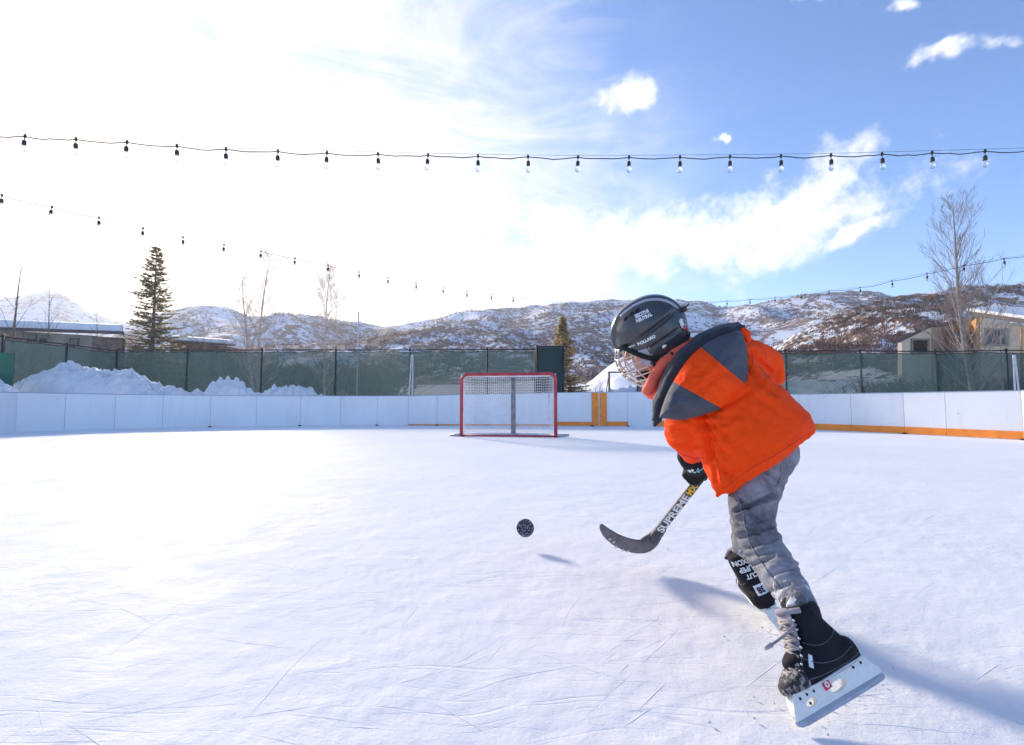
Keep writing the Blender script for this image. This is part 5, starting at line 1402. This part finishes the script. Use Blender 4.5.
    # emblem: red lozenge with white ring, on both sides
    for s in (1, -1):
        c = q(.012, s*.0142, .0475) if False else q(.018, s*.0145, .049)
        d = .010*scale
        mb = MB(); pl = [c+X*-1.05*d-U*d*.8, c+X*.9*d-U*d*.95, c+X*1.05*d+U*d*.8, c-X*.9*d+U*d*.95]; mb.add(pl+[p-Y*s*.004 for p in pl], [(0,1,2,3)]+[(i,(i+1)%4,4+(i+1)%4,4+i) for i in range(4)]); mb.build('emblem', M['red_ink'], root)
        mb = MB(); rg = 18; c2_ = c+Y*s*.0006*scale; mb.add([c2_+(X*math.cos(t*6.283/rg)+U*math.sin(t*6.283/rg))*.0062*scale for t in range(rg)], [tuple(range(rg))]); mb.build('emblem_ring', M['white_ink'], root)
        mb = MB(); c2_ = c+Y*s*.0011*scale; mb.add([c2_+(X*math.cos(t*6.283/rg)+U*math.sin(t*6.283/rg))*.0022*scale for t in range(rg)], [tuple(range(rg))]); mb.build('emblem_dot', M['red_ink'], root)
    for s in (1,-1):     # piping that edges the quarter panels
        for pts in ([(.050,.118),(.030,.100),(.0,.088),(-.04,.084),(-.08,.092)], [(.030,.150),(.012,.13),(-.01,.122),(-.04,.124),(-.07,.135)], [(.062,.098),(.048,.118),(.034,.142),(.024,.170),(.016,.190)], [(-.095,.075),(-.05,.070),(.02,.072),(.07,.078)]):
            qq = []
            for v_ in catmull([Vector((a_,b_,0)) for a_,b_ in pts], 5):
                h = bvh.ray_cast(q(v_.x, s*.3, v_.y), -Y*s)
                if h[0]: qq.append(h[0]+Y*s*.0004)
            if len(qq) > 4: mb = MB(); mb.tube(qq, .0011*scale, 5); mb.build('piping', M['boot_piping'], root, True)
    # lace tag on the side
    for s in (1,-1):
        pl = []
        for a_, b_ in ((-1,-1),(1,-1),(1,1),(-1,1)):
            cx_ = .036+a_*.009+b_*.003; cz_ = .104-a_*.010+b_*.003
            h = bvh.ray_cast(q(cx_, s*.3, cz_), -Y*s); pl.append((h[0] if h[0] else q(cx_, s*.037, cz_))+Y*s*.0015)
        mb = MB(); mb.add(pl+[p-Y*s*.004 for p in pl], [(0,1,2,3)]+[(i,(i+1)%4,4+(i+1)%4,4+i) for i in range(4)]); mb.build('side_tag', M['white_ink'], root)
    return root, q, bvh, X, Y, U
def holder_mesh(q, Yv, outer, holes):
    """plate with elliptical openings; solid with rounded thickness, wider at the top"""
    bm = bmesh.new()
    def loop_edges(pts):
        vs = [bm.verts.new((x, z, 0)) for x, z in pts]; return [bm.edges.new((vs[i], vs[(i+1)%len(vs)])) for i in range(len(vs))]
    oc = [tuple(v)[:2] for v in catmull([Vector((a,b,0)) for a,b in outer], 3)]
    E = loop_edges(oc)
    for (cx_, cz_, rx, rz) in holes: E += loop_edges([(cx_+rx*math.cos(t), cz_+rz*math.sin(t)) for t in [2*math.pi*k/20 for k in range(20)]])
    r_ = bmesh.ops.triangle_fill(bm, use_beauty=True, use_dissolve=False, edges=E)
    faces = [g for g in r_['geom'] if isinstance(g, bmesh.types.BMFace)]
    # drop triangles that filled the holes
    kill = []
    for fc in faces:
        c = fc.calc_center_median()
        for (cx_, cz_, rx, rz) in holes:
            if ((c.x-cx_)/rx)**2+((c.y-cz_)/rz)**2 < .93: kill.append(fc); break
    bmesh.ops.delete(bm, geom=kill, context='FACES')
    bmesh.ops.recalc_face_normals(bm, faces=bm.faces)
    ex = bmesh.ops.extrude_face_region(bm, geom=bm.faces[:])
    top = [g for g in ex['geom'] if isinstance(g, bmesh.types.BMVert)]
    ts = set(top)
    for v in bm.verts:
        x, z = v.co.x, v.co.y; th = lerp(.006, .0135, sstep(.018,.05,z))
        v.co = q(x, 0, z) + Yv*(th if v in ts else -th)
    bmesh.ops.recalc_face_normals(bm, faces=bm.faces)
    me = bpy.data.meshes.new('holder'); bm.to_mesh(me); bm.free(); return me
def text_mesh(txt, size, bold=0.0):
    cu = bpy.data.curves.new('t', 'FONT'); cu.body = txt; cu.size = size; cu.align_x = 'CENTER'; cu.align_y = 'CENTER'; cu.offset = bold
    to = bpy.data.objects.new('t', cu); COL.objects.link(to); bpy.context.view_layer.update()
    me = bpy.data.meshes.new_from_object(to.evaluated_get(bpy.context.evaluated_depsgraph_get())); bpy.data.objects.remove(to); return me

# near skate: toe on the ice, heel raised
toe = P(800, 714, .985); toe.z = .004; toe = Vector((P(800,714,.985).x, .985, .003))
heel = P(886, 679, 1.045)
Xn = (toe-heel).normalized(); Un = Vector((-.34, .42, .85))
sc_n = (toe-heel).length/.262
mid = heel + (toe-heel)*(.136/.262)
sk1 = make_skate('skate', mid, Xn, Un, sc_n, label='skate nearest the camera with pale holder, red emblem and frosted laces')
print('NEAR SKATE scale', sc_n)
# loose lace end
mb = MB(); mb.tube(catmull([P(796,624,1.06), P(788,632,1.03), P(777,641,1.01), P(768,647,1.0)],5), .0028, 6); mb.capsule([P(771,645,1.005), P(766,648,1.0)], [.005,.004], 8); mb.build('loose_lace', M['tongue'], sk1[0], True)
# far skate: heel towards us
h2 = G(779, 631); Xf = Vector((.20,.97,.0)).normalized(); Uf = Vector((-.42,.0,.90))
sc_f = 1.0
mid2 = Vector((h2.x, h2.y, .004)) + Xf*.10*sc_f
sk2 = make_skate('skate', mid2, Xf, Uf, sc_f, label='black skate seen from its heel, white lettering on the boot back')
def boot_text(sk, txt, x, z, size, sx=1.0, flip=True, mat='white_ink', name='lettering', off=.0015):
    root, q, bvh, X, Y, U = sk; me = text_mesh(txt, size, .0007)
    for v in me.vertices:
        a, b_ = v.co.x*sx, v.co.y
        if flip: a, b_ = -a, -b_
        # seen from behind: screen right = +child's right = -Y
        p = q(-.3, -(a)+x, z+b_); h = bvh.ray_cast(p, X)
        v.co = (h[0]-X*off) if h[0] else q(-.1, -a+x, z+b_)
    return link(name, me, M[mat], root, False)
boot_text(sk2, 'NEXON', .0, .190, .0185, 1.0)
boot_text(sk2, 'SUPER', .0, .170, .0185, 1.0)
boot_text(sk2, 'CUT', -.004, .151, .0165, 1.1)
root, q, bvh, X, Y, U = sk2
vv, ff, gx, gy = [], [], 8, 6
for jj in range(gy+1):
    for ii in range(gx+1):
        a = -.0165+.033*ii/gx; b_ = -.0115+.023*jj/gy
        h = bvh.ray_cast(q(-.3, -a-.006, .115+b_), X); vv.append((h[0] if h[0] else q(-.1, -a-.006, .115+b_)) - X*.0012)
for jj in range(gy):
    for ii in range(gx): ff.append((jj*(gx+1)+ii, jj*(gx+1)+ii+1, (jj+1)*(gx+1)+ii+1, (jj+1)*(gx+1)+ii))
mb = MB(); mb.add(vv, ff); mb.build('size_label', M['white_ink'], root)
boot_text(sk2, '38', -.006, .115, .0165, 1.25, mat='black_plastic', off=.0026)

# ---- stick
def make_stick():
    Hh = P(651, 541, 1.915); Hand = P(699, 479, 1.745); dr = (Hand-Hh).normalized(); L = 1.0
    root = empty('hockey_stick', Hh, label='dark hockey stick with curved grey blade, white and yellow lettering on its shaft', cat='hockey stick')
    # face normal of the shaft broadside towards the camera
    nrm = (-AWAY); nrm = (nrm - dr*nrm.dot(dr)).normalized(); wd = dr.cross(nrm).normalized()
    end = Hh + dr*.74
    mb = MB(); hw, ht = .0165, .0105; v = []; f = []
    prof = [(-1,-.5),(-.8,-1),(.8,-1),(1,-.5),(1,.5),(.8,1),(-.8,1),(-1,.5)]
    K = 24
    for k in range(K+1):
        c = Hh.lerp(end, k/K); s = 1.0
        for a, b_ in prof: v.append(c + wd*a*hw*s + nrm*b_*ht)
    for k in range(K):
        for i in range(8): f.append((k*8+i, k*8+(i+1)%8, (k+1)*8+(i+1)%8, (k+1)*8+i))
    f += [tuple(range(8)), tuple(K*8+i for i in range(8))]
    mb.add(v, f); sh = mb.build('shaft', M['shaft'], root, False)
    mb = MB(); mb.tube([end-dr*.1, end, end+dr*.012], [.021,.021,.017], 12); mb.build('butt_tape', M['black_foam'], root, True)
    # blade: lofted sections from heel to toe
    S = [((662,528,1.895),9.0,.0125),((657,534,1.91),11,.0125),((652,540,1.915),15,.0115),((647,544,1.915),17.5,.0095),((640,546.5,1.915),17,.0075),((629,545,1.91),17,.006),((617,540,1.90),15,.0055),((608,533.5,1.885),11.5,.005),((603,528,1.875),7,.0045),((601,524.5,1.87),3,.004)]
    cs = [P(*s[0]) for s in S]; secs = []
    cc = catmull(cs, 5); n_ = len(cc)
    for k, c in enumerate(cc):
        u = k/5; i = min(int(u), len(S)-2); w_ = lerp(S[i][1], S[i+1][1], u-i)/2*mpx(1.9); th = lerp(S[i][2], S[i+1][2], u-i)
        t = (cc[min(k+1,n_-1)]-cc[max(k-1,0)]).normalized(); a = (nrm - t*nrm.dot(t)).normalized(); b_ = t.cross(a)
        secs.append((c, b_*w_, a*th))
    mb = MB(); mb.loft(secs, 16, 3.2); mb.build('blade', M['stick_blade'], root, True)
    # lettering along the shaft, reading upwards from the blade
    def lay(txt, t, size, mat, sx):
        me = text_mesh(txt, size, .0012)
        c = Hh + dr*t + nrm*(ht+.0012)
        for vv in me.vertices: vv.co = c + dr*vv.co.x*sx + (-wd if wd.z < 0 else wd)*vv.co.y
        link('lettering', me, M[mat], sh, False)
    lay('SUPREME', .168, .036, 'white_ink', 1.38)
    lay('MX3', .305, .033, 'yellow_ink', .95)
    # a few smears of snow on the blade
    mb = MB()
    for (px,py) in ((616,546),(623,549),(610,538),(628,550),(614,541)):
        mb.ball(P(px,py,1.89)+nrm*.006, [Vector((.006,0,.002)), nrm*.003, Vector((0,0,.004))], 8, 6)
    mb.build('snow_smear', M['snow_pile'], root, True)
    return Hh, Hand, dr, nrm, wd
M['stick_blade'] = simple('stick_blade', (.12,.115,.13), .6, var=.3, vs=25, bs=.3)
Hh, Hand, dr, nrm, wd = make_stick()

# ---- gloves closing round the shaft
def make_glove(name, grip, wrist, side):
    """grip: point on the shaft; wrist: where the cuff starts"""
    root = empty(name, grip); root.parent = player; root.matrix_parent_inverse = parent_world(player).inverted()
    to = (grip-wrist).normalized(); R0 = .026
    e1 = (to - dr*to.dot(dr)).normalized(); e2 = dr.cross(e1)       # around the shaft
    def rd(ang, r_): return (-e1*math.cos(ang) + e2*math.sin(ang)*side)*r_
    mb = MB()
    # palm/back of hand wraps over the shaft
    mb.capsule([grip+rd(0,.024)-dr*.03, grip+rd(0,.028), grip+rd(0,.026)+dr*.03], [.026,.03,.026], 16)
    mb.capsule([grip+rd(.3,.03), grip.lerp(wrist,.5)+rd(0,.02), wrist], [.032,.034,.037], 16)
    for k in range(4):
        off = dr*(-.036+.0235*k); L = (1.0,1.12,1.08,.9)[k]
        pts = [grip+off+rd(a*L, r_) for a, r_ in ((.35,.040),(.95,.037),(1.6,.034),(2.25,.032),(2.85,.030))]
        mb.capsule(pts, [.0155,.015,.014,.0132,.012], 12)
    pts = [grip+dr*.038+rd(-.2,.034), grip+dr*.05+rd(-.9,.034), grip+dr*.045+rd(-1.7,.031), grip+dr*.036+rd(-2.3,.029)]
    mb.capsule(pts, [.017,.016,.0145,.012], 12)
    me = remesh(mb, .0034, 1, .5); displace(me, lambda c, n: .0015*noise.noise(c*60)-.0012*(1-min(1,abs(noise.noise(c*34))*6)))
    for v_ in me.vertices: v_.co = grip + (v_.co-grip)*1.25
    me.update()
    g = link('glove_shell', me, M['glove_black'], root)
    ax = (wrist-grip).normalized(); mb = MB()
    a1 = ax.orthogonal().normalized(); a2 = ax.cross(a1)
    mb.loft([(wrist-ax*.022, a1*.040, a2*.040), (wrist, a1*.047, a2*.047), (wrist+ax*.045, a1*.040, a2*.040)], 20, 2.2); mb.build('cuff', M['glove_black'], root, True)
    mb = MB(); mb.loft([(wrist-ax*.008, a1*.0462, a2*.0462), (wrist+ax*.002, a1*.0482, a2*.0482)], 20, 2.2); mb.build('cuff_trim', M['teal_ink'], root, True)
    bv = BVHTree.FromPolygons([v.co.copy() for v in me.vertices], [tuple(p.vertices) for p in me.polygons])
    return root, bv
wr1 = P(694, 459, 1.655)
g1, bv = make_glove('glove', Hand+dr*.045, wr1, 1)
# white patch printed on the back of the glove
def on_px(bv, px, py, off=.0015):
    h = bv.ray_cast(Vector((0,0,CAM_Z)), DIR(px,py)); return h[0]+h[1]*off if h[0] else None
for poly in (((687.5,470),(692,468.5),(693,471.5),(690,472.5)), ((692.5,469),(698.5,468),(699.5,472.5),(696.5,471),(695,473),(693,472))):
    q_ = [on_px(bv, *p) for p in poly]
    if all(x is not None for x in q_): mb = MB(); mb.add(q_, [tuple(range(len(q_)))]); mb.build('logo_patch', M['white_ink'], g1)
hand2 = Hh + dr*.665
g2, _ = make_glove('glove', hand2, P(762, 392, 1.63), -1)

# ------------------------------------------------------------------ puck
def make_puck():
    c = P(525.3, 528, 2.2); ax = Vector((-.25,-.80,.52)).normalized()
    a1 = ax.orthogonal().normalized(); a2 = ax.cross(a1); r, h = .0395, .013
    mb = MB(); n = 48
    prof = [(0,-1),(.6,-1),(.93,-1),(.985,-.9),(1,-.75),(1,0),(1,.75),(.985,.9),(.93,1),(.6,1),(0,1)]
    v = []; f = []
    for (rr, zz) in prof[1:-1]:
        for k in range(n):
            t = 2*math.pi*k/n; kn = 1 - (.012 if (k % 2 and abs(zz) < .8) else 0)
            v.append(c + (a1*math.cos(t)+a2*math.sin(t))*r*rr*kn + ax*h*zz)
    m_ = len(prof)-2
    for j in range(m_-1):
        for k in range(n): f.append((j*n+k, j*n+(k+1)%n, (j+1)*n+(k+1)%n, (j+1)*n+k))
    f += [tuple(range(n)), tuple((m_-1)*n+k for k in range(n))]
    mb.add(v, f); o = mb.build('puck', M['puck'], bevel=0); tag(o, 'snow dusted black rubber puck flying just over the ice ahead of the stick', 'puck')
def mat_puck():
    m, nt, b = newmat('snowy_puck'); p = pos(nt)
    s = ramp(nt, tex(nt, 160, 5, .7, p), .5, .62)
    nt.links.new(mixc(nt, math_(nt, 'MULTIPLY', s, .7), (.03,.028,.045), (.6,.6,.64)), b.inputs['Base Color']); b.inputs['Roughness'].default_value = .7
    bump(nt, b, s, .5, .002); return m
M['puck'] = mat_puck()
make_puck()
# crumbs of shaved ice kicked up round the skates
def crumbs():
    mb = MB(); rnd = random.Random(4)
    for k in range(50):
        if k < 34: c = G(rnd.gauss(800,45), rnd.gauss(700,16))
        elif k < 46: c = G(rnd.gauss(770,30), rnd.gauss(632,8))
        else: c = G(rnd.uniform(560,720), rnd.gauss(562,12))
        s = rnd.uniform(.0012,.004); mb.ball((c.x, c.y, s*.6+.003), [Vector((s,0,rnd.gauss(0,.3)*s)), Vector((0,s*.8,0)), Vector((0,0,s*.7))], 6, 4)
    o = mb.build('ice_shavings', M['snow_pile'], smooth=True); tag(o, 'loose crumbs of shaved ice round the skates', kind='stuff')
crumbs()

# ------------------------------------------------------------------ air
def make_haze():
    m = bpy.data.materials.new('haze_air'); m.use_nodes = True; nt = m.node_tree
    nt.nodes.remove(nt.nodes['Principled BSDF'])
    v = N(nt, 'ShaderNodeVolumePrincipled', {'Color': (.93,.95,1,1), 'Density': .0004, 'Anisotropy': .42})
    nt.links.new(v.outputs[0], nt.nodes['Material Output'].inputs['Volume'])
    mb = MB(); mb.box((-1300,-1300,-3),(1300,1300,212)); o = mb.build('haze', m); tag(o, kind='stuff', label='thin pale winter haze lying between the rink and the far hills')
make_haze()
sc.cycles.volume_bounces = 1
